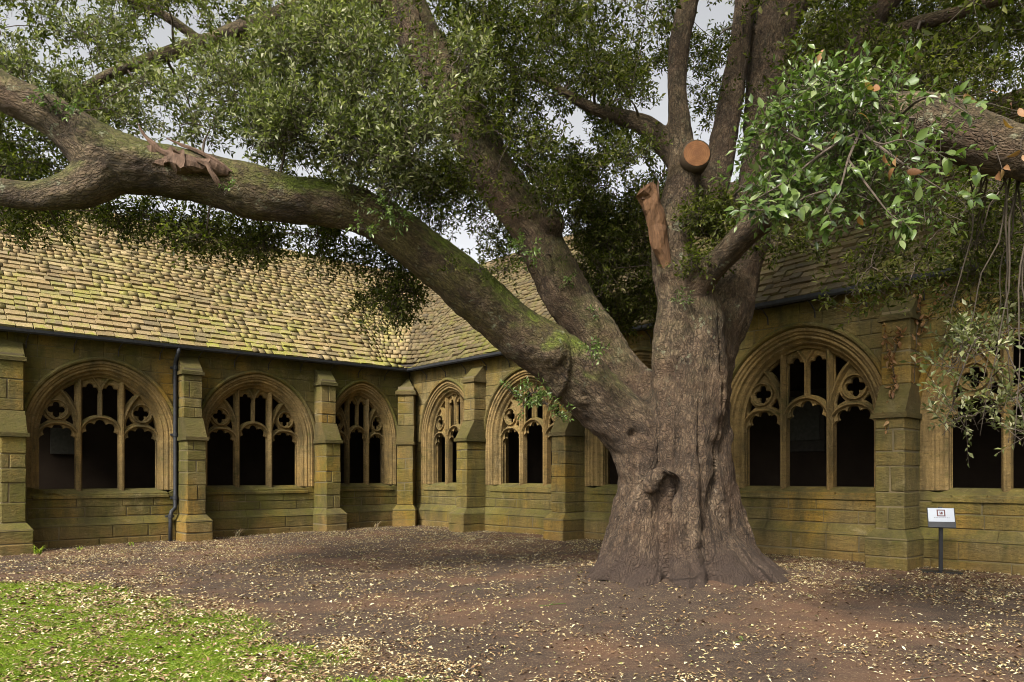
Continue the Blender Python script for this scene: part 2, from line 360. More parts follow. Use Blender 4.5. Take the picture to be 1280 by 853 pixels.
# ------------------------------------------------------------------ window with tracery (built once, shared by all bays)
HW, ZS, RISE, SILL = 1.30, 1.25, 1.43, 1.28         # half width, springing and rise above the sill, sill height
AR = (RISE**2 + HW**2) / (2 * HW); ACX = HW - AR
def arch(o, z0=0.0, n=18, jamb=True):
    """outline of the opening grown by o, from the right foot over the apex to the left foot"""
    tm = math.acos(max(-1, min(1, -ACX / (AR + o)))); r = []
    if jamb: r.append((HW + o, z0))
    for i in range(n + 1):
        t = tm * i / n; r.append((ACX + (AR + o) * math.cos(t), ZS + (AR + o) * math.sin(t)))
    return r + [(-x, z) for x, z in r[::-1][1:]]
def ring_mesh(name, prof, mat, z0=0.0, jamb=True):
    b = MB(); n = len(arch(0, z0, 18, jamb))
    for o, v in prof:
        for x, z in arch(o, z0, 18, jamb): b.v.append((x, v, z))
    for i in range(len(prof) - 1):
        for k in range(n - 1): b.f.append((i*n + k, i*n + k + 1, (i+1)*n + k + 1, (i+1)*n + k))
    return b.mesh(name, mat)
def bar(b, path, w=0.11, y0=-0.12, y1=0.09, ch=0.032):
    """chamfered bar swept along a path in the window plane"""
    path = [Vector(p) for p in path]; prof = [(-w/2, y0), (-w/2, y1 - 0.075), (-ch*0.75, y1 - 0.012), (-ch*0.55, y1), (ch*0.55, y1), (ch*0.75, y1 - 0.012), (w/2, y1 - 0.075), (w/2, y0)]
    n = len(prof); base = len(b.v)
    for i, p in enumerate(path):
        t = (path[min(i+1, len(path)-1)] - path[max(i-1, 0)]).normalized(); nn = Vector((t.y, -t.x))
        for a, y in prof: q = p + nn * a; b.v.append((q.x, y, q.y))
    for i in range(len(path) - 1):
        for k in range(n):
            k2 = (k+1) % n; b.f.append((base+i*n+k, base+i*n+k2, base+(i+1)*n+k2, base+(i+1)*n+k))
    b.f.append(tuple(base + k for k in range(n))); b.f.append(tuple(base + (len(path)-1)*n + k for k in range(n))[::-1])
def pointed(xc, zs, hw, rise, n=10):
    r = (rise**2 + hw**2) / (2*hw); c = hw - r; tm = math.acos(max(-1, min(1, -c / r))); q = [(c + r*math.cos(tm*i/n), r*math.sin(tm*i/n)) for i in range(n+1)]
    return [(xc + x, zs + z) for x, z in q] + [(xc - x, zs + z) for x, z in q[::-1][1:]]
def foil(xc, zc, angs, dist, rad, t0, t1, n):
    out = []
    for i in range(n + 1):
        t = t0 + (t1 - t0) * i / n; best = 0
        for a in angs:
            d = t - R(a); s = dist * math.sin(d)
            if abs(s) < rad and math.cos(d) > 0: best = max(best, dist*math.cos(d) + math.sqrt(rad*rad - s*s))
        if best > 0: out.append((xc + best*math.cos(t), zc + best*math.sin(t)))
    return out
def plate_mesh(name, outline, holes, half, bev, mat):
    cu = bpy.data.curves.new(name, 'CURVE'); cu.dimensions = '2D'; cu.fill_mode = 'BOTH'; cu.extrude = half; cu.bevel_depth = bev; cu.bevel_resolution = 0
    for poly in [outline] + holes:
        s = cu.splines.new('POLY'); s.points.add(len(poly) - 1); s.use_cyclic_u = True
        for p, q in zip(s.points, poly): p.co = (q[0], q[1], 0, 1)
    o = bpy.data.objects.new(name, cu); COL.objects.link(o)
    dg = bpy.context.evaluated_depsgraph_get(); m = bpy.data.meshes.new_from_object(o.evaluated_get(dg))
    bpy.data.objects.remove(o); m.transform(Matrix(((1,0,0,0),(0,0,-1,0),(0,1,0,0),(0,0,0,1))))
    m.materials.clear(); m.materials.append(mat); return m
MU = 0.453
def make_window_meshes():
    d = {}
    st = M['stone_dress']
    prof = [(0.30, -0.06), (0.30, 0.022), (0.245, 0.03), (0.225, -0.005), (0.19, -0.012), (0.165, -0.05), (0.135, -0.042), (0.115, -0.05), (0.10, -0.10), (0.065, -0.13), (0.045, -0.125), (0.02, -0.16), (0.0, -0.21), (-0.045, -0.24), (-0.05, -0.42), (0.05, -0.62)]
    d['jamb'] = ring_mesh('window', prof, st, -0.02)
    hood = [(0.31, -0.02), (0.41, 0.0), (0.405, 0.055), (0.37, 0.085), (0.335, 0.075), (0.31, 0.03)]
    d['hood'] = ring_mesh('hood_mould', hood, M['stone_green'], 0, False)
    b = MB(); bar(b, [(0, -0.06), (0, ZS + math.sqrt(AR**2 - (MU - ACX)**2) - 0.0)], 0.125, -0.13, 0.10, 0.03); d['mullion'] = b.mesh('mullion', st)
    b = MB(); bar(b, [(0, 1.69), (0, 2.34)], 0.075, -0.09, 0.06, 0.022)
    bar(b, [(0, 2.31), (0.03, 2.41), (0.09, 2.51), (0.16, 2.60)], 0.07, -0.09, 0.055, 0.02); bar(b, [(0, 2.31), (-0.03, 2.41), (-0.09, 2.51), (-0.16, 2.60)], 0.07, -0.09, 0.055, 0.02)
    d['smull'] = b.mesh('top_mullion', st)
    b = MB(); bar(b, pointed(0, 1.24, MU, 0.46), 0.09, -0.1, 0.065, 0.024); d['chead'] = b.mesh('light_head', st)
    b = MB(); bar(b, pointed(0.876, 1.14, 0.424, 0.38), 0.085, -0.1, 0.06, 0.024); d['shead'] = b.mesh('light_head', st)
    b = MB(); bar(b, [(1.837 - 1.384*math.cos(t), 1.33 + 1.384*math.sin(t)) for t in [0.77*i/10 for i in range(11)]], 0.10, -0.1, 0.075, 0.026); d['sub'] = b.mesh('sub_arch', st)
    b = MB(); bar(b, [(0.9 + 0.22*math.cos(2*math.pi*i/20), 1.83 + 0.22*math.sin(2*math.pi*i/20)) for i in range(21)], 0.06, -0.08, 0.05, 0.018); d['ring'] = b.mesh('quatrefoil_ring', st)
    def light(xc, zs, w):
        h = foil(xc, zs, (0, 45, 90, 135, 180), w*0.72, w*0.298, R(2), R(178), 46)
        return [(xc - w, -0.05), (xc + w, -0.05), (xc + w, zs - 0.07)] + h + [(xc - w, zs - 0.07)]
    def top(s):
        x0, x1 = 0.035, 0.393; h = foil(0.214, 2.28, (16, 90, 164), 0.118, 0.088, R(0), R(180), 30)
        lowr = [(x0 + (x1-x0)*i/6, 1.24 + math.sqrt(0.505**2 - (x0 + (x1-x0)*i/6)**2) ) for i in range(7)]
        q = lowr + [(x1, 2.23)] + h + [(x0, 2.23)]
        return [(s*x, z) for x, z in q]
    def spand(s):
        q = [(0.525, 1.93), (0.525, 2.46)]
        for i in range(6):
            x = 0.56 + 0.045*i; q.append((x, ZS + math.sqrt((AR - 0.06)**2 - (x - ACX)**2)))
        for z in (2.24, 2.16, 2.08, 2.0): q.append((1.837 - math.sqrt(1.434**2 - (z - 1.33)**2) - 0.012, z))
        return [(s*x, z) for x, z in q]
    out = arch(0.0, -0.03, 14)
    holes = [light(0, 1.24, 0.393), light(0.876, 1.13, 0.362), light(-0.876, 1.13, 0.362), top(1), top(-1), spand(1), spand(-1)]
    for s in (1, -1):
        holes.append([(s*x, z) for x, z in foil(0.9, 1.83, (0, 90, 180, 270), 0.108, 0.082, 0, R(356), 44)])
        holes.append([(s*x, z) for x, z in [(1.03, 1.585), (1.12, 1.66), (1.165, 1.74), (1.225, 1.63), (1.25, 1.50), (1.19, 1.46), (1.11, 1.53)]])
        holes.append([(s*x, z) for x, z in [(0.745, 1.59), (0.67, 1.66), (0.62, 1.76), (0.575, 1.70), (0.535, 1.56), (0.56, 1.48), (0.65, 1.54)]])
    d['plate'] = plate_mesh('tracery', out, holes, 0.035, 0.014, st)
    b = MB()            # sloping sill in three stones
    for x0, x1 in ((-1.42, -0.5), (-0.497, 0.41), (0.413, 1.42)):
        j = random.uniform(-0.006, 0.006)
        b.hexa([(x0, -0.62, -0.2), (x1, -0.62, -0.2), (x1, 0.035 + j, -0.2), (x0, 0.035 + j, -0.2), (x0, -0.62, 0.02), (x1, -0.62, 0.02), (x1, -0.30, 0.01), (x0, -0.30, 0.01)])
        b.hexa([(x0, -0.32, -0.19), (x1, -0.32, -0.19), (x1, 0.035 + j, -0.2), (x0, 0.035 + j, -0.2), (x0, -0.31, 0.01), (x1, -0.31, 0.01), (x1, 0.035 + j, -0.14), (x0, 0.035 + j, -0.14)])
    d['sill'] = b.mesh('sill', M['stone_pale'])
    return d
WM = make_window_meshes()
def add_window(wing, x, zoff, kx):
    w_ = mobj('window', WM['jamb'], None, wing, (x, 0, SILL + zoff)); w_.scale = (kx, 1, 1)
    Y = -0.30
    for s in (-1, 1): mobj('mullion', WM['mullion'], None, w_, (s*MU, Y, 0))
    mobj('top_mullion', WM['smull'], None, w_, (0, Y, 0)); mobj('light_head', WM['chead'], None, w_, (0, Y, 0))
    for s in (1, -1):
        for k in ('shead', 'sub', 'ring'):
            o = mobj(WM[k].name.split('.')[0], WM[k], None, w_, (0, Y + (0.004 if k == 'shead' else 0), 0)); o.scale = (s, 1, 1)
    mobj('tracery', WM['plate'], None, w_, (0, Y - 0.055, 0)); mobj('sill', WM['sill'], None, w_, (0, 0, 0)); mobj('hood_mould', WM['hood'], None, w_, (0, 0, 0))
    return w_

# ------------------------------------------------------------------ cloister wings
EAVE_Z, EAVE_V, RIDGE_Z, RIDGE_V, WALL_TOP = 4.76, 0.26, 8.62, -3.0, 4.74
SL = math.hypot(RIDGE_V - EAVE_V, RIDGE_Z - EAVE_Z); SH, SV = (EAVE_V - RIDGE_V) / SL, (RIDGE_Z - EAVE_Z) / SL
def hole_half(z, kx):
    """half width of the opening in the wall at height z (z above the sill)"""
    o = 0.24
    if z < -0.06: return 0.0
    if z <= ZS: return (HW + o) * kx
    q = (AR + o)**2 - (z - ZS)**2
    return max(0.0, (ACX + math.sqrt(q)) * kx) if q > 0 else 0.0
def offset_poly(p, b):
    n = len(p); out = []
    for i in range(n):
        a, c, e = Vector(p[i-1]), Vector(p[i]), Vector(p[(i+1) % n])
        d1 = (c - a); d2 = (e - c)
        if d1.length < 1e-6 or d2.length < 1e-6: out.append(tuple(c)); continue
        d1.normalize(); d2.normalize(); n1 = Vector((-d1.y, d1.x)); n2 = Vector((-d2.y, d2.x)); m = n1 + n2
        k = max(0.35, 1 + n1.dot(n2)); out.append(tuple(c + m * (b / k)))
    return out
def block_mesh(poly, face, back, bev=0.014, tilt=0.0):
    """poly: counter-clockwise outline in (x, z); face height v, rough-edged"""
    poly = [(x + random.uniform(-.004, .004), z + random.uniform(-.004, .004)) for x, z in poly]; bev *= random.uniform(0.8, 1.6)
    n = len(poly); ins = [(x + random.uniform(-.004, .004), z + random.uniform(-.004, .004)) for x, z in offset_poly(poly, bev)]; b = MB(); f2 = face - bev * 0.9
    fx, fz = random.uniform(-1, 1) * 0.006, random.uniform(-1, 1) * 0.006
    zm = sum(p[1] for p in poly) / n; xm = sum(p[0] for p in poly) / n
    b.v = [(x, back, z) for x, z in poly] + [(x, f2, z) for x, z in poly] + [(x, face + fx*(x-xm) + fz*(z-zm), z) for x, z in ins]
    for i in range(n):
        k = (i+1) % n; b.f.append((i, k, n+k, n+i)); b.f.append((n+i, n+k, 2*n+k, 2*n+i))
    b.f.append(tuple(2*n + i for i in range(n)))
    return b
def clip_block(xa, xb, za, zb, kx):
    """one side of a window (x > 0); returns an outline or None"""
    N = 6; pts = []
    for i in range(N + 1):
        z = za + (zb - za) * i / N; x = max(xa, hole_half(z - SILL, kx))
        if x < xb - 0.02: pts.append((x, z))
    if len(pts) < 2: return None
    if all(abs(p[0] - xa) < 1e-6 for p in pts): pts = [pts[0], pts[-1]]
    z0 = pts[0][1]
    return [(xb, z0), (xb, pts[-1][1])] + pts[::-1] if False else [pts[0], (xb, z0), (xb, pts[-1][1])] + pts[1:][::-1]
def cuts(a, b, lo, hi):
    x = a; r = [a]
    while b - x > hi * 1.15:
        x += random.uniform(lo, hi); r.append(x)
    if b - r[-1] < lo * 0.5 and len(r) > 1: r.pop()
    return r + [b]
def buttress(wing, x, y, zoff, rz, mat, prism_cap=False, top=4.52, w=0.46, pr=(0.86, 0.68, 0.42)):
    p0, p1, p2 = pr; core = MB(); g = 0.014
    core.box(-w/2 - 0.1 + g, w/2 + 0.1 - g, -0.1, p0 - g, -0.35, 0.5); core.box(-w/2 + g, w/2 - g, -0.1, p1 - g, 0.4, 2.5); core.box(-w/2 + g, w/2 - g, -0.1, p2 - g, 2.4, top - 0.3)
    bt = core.build('buttress', M['mortar'], wing, (x, y, zoff)); bt.rotation_euler = (0, 0, rz)
    def blk(x0, x1, y1, z0, z1):
        b = MB(); cx, cz = (x0+x1)/2, (z0+z1)/2; dj = random.uniform(-0.008, 0.008)
        b.cbox(x0-cx+0.0035, x1-cx-0.0035, -0.06, y1 + dj, z0-cz+0.0035, z1-cz-0.0035, random.uniform(0.012, 0.024), 0.006)
        b.build('stone_block', mat, bt, (cx, 0, cz))
    for z0, z1 in ((-0.3, 0.2), (0.2, 0.47)): blk(-w/2 - 0.1, w/2 + 0.1, p0, z0, z1)
    b = MB(); a = w/2 + 0.1; c = w/2
    b.hexa([(-a, -0.06, 0.475), (a, -0.06, 0.475), (a, p0, 0.475), (-a, p0, 0.475), (-c, -0.06, 0.63), (c, -0.06, 0.63), (c, p1, 0.63), (-c, p1, 0.63)]); b.build('plinth_slope', mat, bt)
    def shaft(z0, z1, p):
        z = z0; k = random.random() < 0.5
        while z < z1 - 0.05:
            h = random.choice((0.24, 0.3, 0.36, 0.42)); h = min(h, z1 - z)
            if z1 - z - h < 0.14: h = z1 - z
            if k: blk(-w/2, w/2, p, z, z + h)
            else:
                s = random.uniform(-0.06, 0.08); blk(-w/2, s, p, z, z + h); blk(s, w/2, p, z, z + h)
            z += h; k = not k
    shaft(0.635, 2.44, p1)
    def weather(z0, z1, pf, pb, ov=0.045):
        b = MB(); c = w/2 + ov
        b.hexa([(-c, -0.05, z0), (c, -0.05, z0), (c, pf + ov, z0), (-c, pf + ov, z0), (-c, -0.05, z0 + 0.085), (c, -0.05, z0 + 0.085), (c, pf + ov, z0 + 0.085), (-c, pf + ov, z0 + 0.085)])
        c2 = w/2 + 0.012
        b.hexa([(-c2, -0.05, z0 + 0.08), (c2, -0.05, z0 + 0.08), (c2, pf + 0.02, z0 + 0.08), (-c2, pf + 0.02, z0 + 0.08), (-c2, -0.05, z1), (c2, -0.05, z1), (c2, pb + 0.004, z1), (-c2, pb + 0.004, z1)])
        b.build('weathering', M['stone_dark'], bt)
    weather(2.44, 3.0, p1, p2)
    if prism_cap:
        shaft(3.005, 3.95, p2); b = MB(); c = w/2 + 0.06
        b.hexa([(-c, -0.05, 3.955), (c, -0.05, 3.955), (c, p2 + 0.06, 3.955), (-c, p2 + 0.06, 3.955), (-c, -0.05, 4.06), (c, -0.05, 4.06), (c, p2 + 0.06, 4.06), (-c, p2 + 0.06, 4.06)])
        b.hexa([(-c+0.02, -0.05, 4.055), (c-0.02, -0.05, 4.055), (c-0.02, p2 + 0.04, 4.055), (-c+0.02, p2 + 0.04, 4.055), (-0.03, -0.05, 4.47), (0.03, -0.05, 4.47), (0.03, 0.12, 4.47), (-0.03, 0.12, 4.47)])
        b.build('gabled_cap', M['stone_dark'], bt)
    else:
        shaft(3.005, top - 0.46, p2); weather(top - 0.46, top, p2, 0.09, 0.04)
    return bt
def course_pt(t, sgn, u):
    """roof surface at slant fraction t; u measured along the wing; the corner is swept round"""
    v = EAVE_V + (RIDGE_V - EAVE_V) * t; rho = 0.35 + 2.6 * math.sqrt(t); u0 = v + rho
    if u >= u0: return u, v, 0.0
    ph = min((u0 - u) / rho, math.pi / 4 + 0.06)
    return v + rho - rho * math.sin(ph), v + rho - rho * math.cos(ph), ph
def roof_z(t, u, zs_): return EAVE_Z + (RIDGE_Z - EAVE_Z) * t + zs_ * u + 0.035 * math.sin(u * 0.9 + 2 * t) * math.sin(math.pi * t) - 0.05 * math.sin(math.pi * t)
def make_wing(sgn, but_u, bays, umax, mat, label, zslope, slots):
    X = UA if sgn > 0 else -UB
    wing = empty('cloister_wing', CORNER, math.atan2(X.y, X.x)); tag(wing, label, 'cloister')
    zo = lambda u: zslope * u
    # --- wall core and its stones
    core = MB(); wall_blocks = []
    edges = [0.0] + [(but_u[i]) for i in range(len(but_u))]
    for (u0, u1, uc, kx) in bays:
        z_ = zo(uc); h0, h1 = sgn*u0, sgn*u1
        xl, xr, xc = min(h0, h1), max(h0, h1), sgn*uc
        core.box(xl, xr, -0.6, -0.012, 0.3 + z_, SILL - 0.19 + z_); core.box(xl, xr, -0.55, 0.105, -0.4 + z_, 0.5 + z_)
        for s, lim in ((1, xr - xc), (-1, xc - xl)):
            zs = [SILL - 0.19] + [SILL + 0.0 + 3.46 * i / 26 for i in range(27)]
            prev = None
            for za, zb in zip(zs, zs[1:]):
                xa = max(0, min(lim, max(hole_half(za - SILL, kx), hole_half(zb - SILL, kx)) if za >= SILL - 0.01 else 0)) if za >= SILL - 0.01 else hole_half(0.1, kx)
                if lim - xa < 0.005: continue
                q = [xc + s*xa, xc + s*lim]; core.box(min(q), max(q), -0.6, -0.012, za + z_, zb + z_)
    wall = core.build('wall', M['mortar'], wing)
    def put(b, mat_=None):
        c = Vector((0, 0, 0))
        for p in b.v: c += Vector(p)
        c /= len(b.v); b.v = [(p[0]-c.x, p[1]-c.y, p[2]-c.z) for p in b.v]
        b.build('stone_block', mat_ or mat, wall, c)
    J = 0.004
    for (u0, u1, uc, kx) in bays:
        z_ = zo(uc); xl, xr = sorted((sgn*u0, sgn*u1)); xc = sgn*uc
        for za, zb, fv in ((-0.3, 0.16, 0.125), (0.16, 0.46, 0.12)):
            c = cuts(xl, xr, 0.55, 1.15)
            for a, b in zip(c, c[1:]):
                put(block_mesh([(a+J, za+z_+J), (b-J, za+z_+J), (b-J, zb+z_-J), (a+J, zb+z_-J)], fv + random.uniform(-0.008, 0.008), -0.03, 0.016))
        c = cuts(xl, xr, 0.8, 1.5)          # sloped plinth course
        for a, b in zip(c, c[1:]):
            m = MB(); a += J; b -= J; f = 0.125
            m.hexa([(a, -0.03, 0.465+z_), (b, -0.03, 0.465+z_), (b, f, 0.465+z_), (a, f, 0.465+z_), (a, -0.03, 0.645+z_), (b, -0.03, 0.645+z_), (b, 0.005, 0.645+z_), (a, 0.005, 0.645+z_)]); put(m)
        for za, zb in ((0.65, 0.88), (0.88, SILL - 0.2)):
            c = cuts(xl, xr, 0.5, 1.2)
            for a, b in zip(c, c[1:]):
                put(block_mesh([(a+J, za+z_+J), (b-J, za+z_+J), (b-J, zb+z_-J), (a+J, zb+z_-J)], random.uniform(-0.004, 0.008), -0.05, 0.014))
        for s, lim in ((1, xr - xc), (-1, xc - xl)):
            z = SILL - 0.2
            while z < WALL_TOP - 0.02:
                h = random.choice((0.26, 0.3, 0.34)); h = h if WALL_TOP - z - h > 0.15 else WALL_TOP - z
                c = cuts(0.0, lim, 0.42, 0.85)
                for a, b in zip(c, c[1:]):
                    p = clip_block(max(a, 0) + J, b - J, z + J, z + h - J, kx)
                    if not p: continue
                    p = [(xc + s*x, zz + z_) for x, zz in p]
                    if s < 0: p = p[::-1]
                    put(block_mesh(p, random.uniform(-0.005, 0.006), -0.05, 0.010))
                z += h
        add_window(wing, xc, z_, kx)
    for u in but_u: buttress(wing, sgn*u, 0, zo(u), 0, mat)
    # --- inside of the walk
    b = MB(); e = 6.2
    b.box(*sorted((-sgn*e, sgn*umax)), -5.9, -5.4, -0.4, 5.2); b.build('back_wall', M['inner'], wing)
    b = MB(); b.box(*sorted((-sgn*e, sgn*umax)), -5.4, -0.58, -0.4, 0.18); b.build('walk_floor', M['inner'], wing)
    b = MB(); b.box(*sorted((sgn*umax, sgn*(umax + 0.5))), -5.9, 0.0, -0.4, 6.4); b.build('end_light_block', M['mortar'], wing)  # unseen cap on the cut end, added to keep daylight out of the walk
    # --- roof deck
    ts = [0.0, 0.03, 0.08, 0.15, 0.25, 0.5, 0.75, 1.0]; b = MB(); us_all = []
    for t in ts:
        v = EAVE_V + (RIDGE_V - EAVE_V) * t; rho = 0.35 + 2.6*math.sqrt(t); u0 = v + rho
        us = [u0 - rho*math.pi/4*(1 - k/6) for k in range(6)] + [u0 + (umax + 0.3 - u0) * k / 12 for k in range(13)]
        for u in us:
            a, vv, ph = course_pt(t, sgn, u); b.v.append((sgn*a, vv, roof_z(t, a, zslope) - 0.03))
    n = 19
    for i in range(len(ts) - 1):
        for k in range(n - 1): b.f.append((i*n+k, i*n+k+1, (i+1)*n+k+1, (i+1)*n+k))
    q = len(b.v)            # far slope
    b.v += [(sgn*(-3.0), RIDGE_V, RIDGE_Z), (sgn*(umax+0.3), RIDGE_V, RIDGE_Z + zo(umax)), (sgn*(umax+0.3), -6.3, 4.7), (sgn*(-6.3), -6.3, 4.7)]; b.f.append((q, q+1, q+2, q+3))
    roof = b.build('roof', M['under'], wing)
    # --- slates, in courses that diminish towards the ridge
    ex = []; tot = 0; i = 0
    while tot < SL - 0.06: e_ = 0.20 - 0.105 * (tot / SL); ex.append((tot, e_)); tot += e_
    recs = []
    for s0, e_ in ex:
        t = s0 / SL; rho = 0.35 + 2.6*math.sqrt(t); v = EAVE_V + (RIDGE_V - EAVE_V)*t; u0 = v + rho; u = u0 - rho*math.pi/4 - random.uniform(0, 0.03)
        while u < umax + 0.2:
            w_ = random.uniform(0.15, 0.44) * (1.0 - 0.3*t) * (0.6 if u < u0 else 1.0); uc = u + w_/2; a, vv, ph = course_pt(t, sgn, uc)
            nx, ny = sgn*math.sin(ph), math.cos(ph)
            y = Vector((-nx*SH, -ny*SH, SV)); z = Vector((nx*SV, ny*SV, SH)); tilt = 0.17 + random.uniform(-0.014, 0.016) + (random.uniform(-.04, .06) if random.random() < 0.06 else 0)
            y2 = (y*math.cos(tilt) - z*math.sin(tilt)).normalized(); z2 = (z*math.cos(tilt) + y*math.sin(tilt)).normalized()
            roll = random.gauss(0, 0.006); x2 = y2.cross(z2); x2, z2 = x2*math.cos(roll) + z2*math.sin(roll), z2*math.cos(roll) - x2*math.sin(roll)
            o = Vector((sgn*a, vv, roof_z(t, a, zslope))) + z*(0.022 + random.uniform(0, 0.005)) - y*random.uniform(0.0, 0.014)
            L = e_*1.55; mt = Matrix(((x2.x*(w_-0.008), y2.x*L, z2.x, o.x), (x2.y*(w_-0.008), y2.y*L, z2.y, o.y), (x2.z*(w_-0.008), y2.z*L, z2.z, o.z), (0,0,0,1)))
            recs.append((mt, w_*e_)); u += w_
    MW = Matrix.Translation(CORNER) @ Matrix.Rotation(math.atan2(X.y, X.x), 4, 'Z')
    sc_ = []
    for i, (mt, ar) in enumerate(recs):
        p = MW @ mt.translation; px, py = proj(p)
        ok = (-5 < px < 1285 and py > 0) and not any(x0 < px < x1 and y0 < py < y1 for x0, x1, y0, y1 in slots)
        sc_.append((ar / (p.y**2) if ok else 0, i))
    sc_.sort(reverse=True); chosen = set(i for _, i in sc_[:300])
    var = []
    for k in range(8):
        j = lambda a: random.uniform(-a, a); th = random.uniform(0.035, 0.065)
        x0, x1 = -0.5, 0.5; b = MB()
        b.hexa([(x0+j(.03), j(.05), 0), (x1+j(.03), j(.05), 0), (x1, 1, 0), (x0, 1, 0), (x0+.02+j(.03), .02+j(.05), th), (x1-.02+j(.03), .02+j(.05), th), (x1, 1, th*.8), (x0, 1, th*.8)])
        var.append(b)
    vm = [b.mesh('slate', (M['slate'] if sgn > 0 else M['slate_shade'])) for b in var]
    vs = []; fs = []
    for i, (mt, ar) in enumerate(recs):
        k = i % 8
        if i in chosen:
            o = mobj('slate', vm[k], None, roof); o.matrix_basis = mt
        else:
            n0 = len(vs); vs += [tuple(mt @ Vector(p)) for p in var[k].v]; fs += [tuple(n0 + q for q in f) for f in var[k].f]
    tag(mobj('slates', np_mesh('slates', np.array(vs), np.array(fs), (M['slate'] if sgn > 0 else M['slate_shade'])), None, roof), kind='stuff')
    u = -2.6
    while u < umax:           # ridge stones
        b = MB(); L = random.uniform(0.72, 0.84)
        pr = [(-0.20, -0.20), (-0.035, 0.05), (0.035, 0.05), (0.20, -0.20), (0.16, -0.22), (0, 0.0), (-0.16, -0.22)]
        for x in (0.01, L - 0.01): b.v += [(x*sgn, y, z) for y, z in pr]
        m_ = len(pr); b.f += [(k, (k+1) % m_, m_ + (k+1) % m_, m_ + k) for k in range(m_)] + [tuple(range(m_)), tuple(range(m_, 2*m_))]
        b.build('ridge_stone', (M['slate'] if sgn > 0 else M['slate_shade']), roof, (sgn*u, RIDGE_V, roof_z(1, u, zslope) + 0.03)); u += L
    # --- gutter
    b = MB(); prof = [(-0.055, 0.03), (-0.05, -0.03), (-0.02, -0.062), (0.02, -0.062), (0.05, -0.03), (0.058, 0.03), (0.045, 0.03), (0.035, -0.02), (0, -0.042), (-0.035, -0.02), (-0.045, 0.03)]
    gv = EAVE_V + 0.045; us = [gv] + list(np.linspace(gv + 0.5, umax + 0.3, 10)); m_ = len(prof)
    for i, u in enumerate(us):
        for a, z in prof: b.v.append((sgn*(u + (a if i == 0 else 0)), gv + a, EAVE_Z - 0.02 + z + zo(u)))
    for i in range(len(us) - 1):
        for k in range(m_): b.f.append((i*m_+k, i*m_+(k+1) % m_, (i+1)*m_+(k+1) % m_, (i+1)*m_+k))
    gut = b.build('gutter', M['iron'], wing)
    u = 0.9
    while u < umax:           # brackets reaching back to the wall
        b = MB(); b.tube([(0, gv + 0.03, EAVE_Z - 0.07 + zo(u)), (0, 0.16, EAVE_Z - 0.10 + zo(u)), (sgn*0.02, 0.03, EAVE_Z - 0.22 + zo(u)), (sgn*0.02, 0.012, EAVE_Z - 0.36 + zo(u))], [0.014, 0.014, 0.013, 0.012], 5)
        b.build('gutter_bracket', M['iron_rust'], gut, (sgn*u, 0, 0)); u += 0.92
    return wing, gut
BAYS_A = [(0.0, 3.02, 1.68, 0.74), (3.02, 6.72, 4.87, 1.0), (6.72, 10.45, 8.58, 1.0), (10.45, 14.2, 12.3, 1.0)]
BAYS_B = [(0.0, 3.4, 1.92, 0.80), (3.4, 7.02, 5.21, 0.98), (7.02, 10.72, 8.87, 1.0), (10.72, 14.42, 12.57, 1.0), (14.42, 18.1, 16.26, 1.0)]
wingA, gutA = make_wing(1, [3.02, 6.72, 10.45, 14.2], BAYS_A, 14.4, M['stone_green'],
    'cloister wing with sunlit mossy stone slate roof, cast iron drainpipe and olive stained wall', KA, [(0, 640, 0, 300)])
wingB, gutB = make_wing(-1, [3.4, 7.02, 10.72, 14.42], BAYS_B, 18.3, M['stone_pale'],
    'cloister wing with shaded dark slate roof behind the oak trunk and small sign', 0.0, [(640, 935, 0, 900)])
buttress(wingA, 0.1, 0.1, 0, R(-45), M['stone_green'], True, 4.5, 0.5, (0.80, 0.66, 0.52))
def downpipe():
    u = 7.02; z_ = KA*u; b = MB(); gv = EAVE_V + 0.045; x = u
    b.tube([(x, gv, EAVE_Z - 0.06 + z_), (x, gv, EAVE_Z - 0.16 + z_), (x, 0.12, EAVE_Z - 0.34 + z_), (x, 0.075, EAVE_Z - 0.45 + z_), (x, 0.075, 0.86 + z_), (x + 0.02, 0.10, 0.78 + z_), (x + 0.14, 0.21, 0.70 + z_), (x + 0.16, 0.22, 0.62 + z_), (x + 0.16, 0.22, -0.1 + z_)],
           [0.047]*9, 10)
    dp = b.build('drainpipe', M['iron'], wingA, smooth=True)
    for xx, yy, z in ((x, 0.075, 4.2), (x, 0.075, 2.55), (x, 0.075, 1.0), (x + 0.16, 0.22, 0.55)):
        c = MB(); c.tube([(xx, yy, z + z_), (xx, yy, z + 0.09 + z_)], [0.062, 0.062], 10); c.box(xx - 0.10, xx + 0.10, 0.0 if yy < 0.1 else 0.125, yy - 0.03, z + 0.02 + z_, z + 0.07 + z_); c.build('pipe_collar', M['iron'], dp)
downpipe()
def tablet(wing, sgn, u, z, w_, h, frame, label):
    X = UA if sgn > 0 else -UB; rz = math.atan2(X.y, X.x); MW = Matrix.Translation(CORNER) @ Matrix.Rotation(rz, 4, 'Z')
    t = empty('memorial_tablet', MW @ Vector((sgn*u, -5.4, z)), rz); tag(t, label, 'tablet', 'memorial tablets inside the cloister')
    b = MB(); b.cbox(-w_/2, w_/2, -0.02, 0.05, -h/2, h/2, 0.01); b.build('slab', M['tablet'], t)
    if frame:
        for x0, x1, z0, z1 in ((-w_/2-0.14, w_/2+0.14, h/2, h/2+0.16), (-w_/2-0.14, w_/2+0.14, -h/2-0.3, -h/2), (-w_/2-0.14, -w_/2, -h/2, h/2), (w_/2, w_/2+0.14, -h/2, h/2)):
            b = MB(); b.cbox(x0, x1, -0.02, 0.09, z0, z1, 0.015); b.build('frame_rail', M['tablet_dark'], t)
tablet(wingA, 1, 8.25, 2.5, 0.75, 0.75, False, 'pale rectangular tablet seen through the window beside the drainpipe')
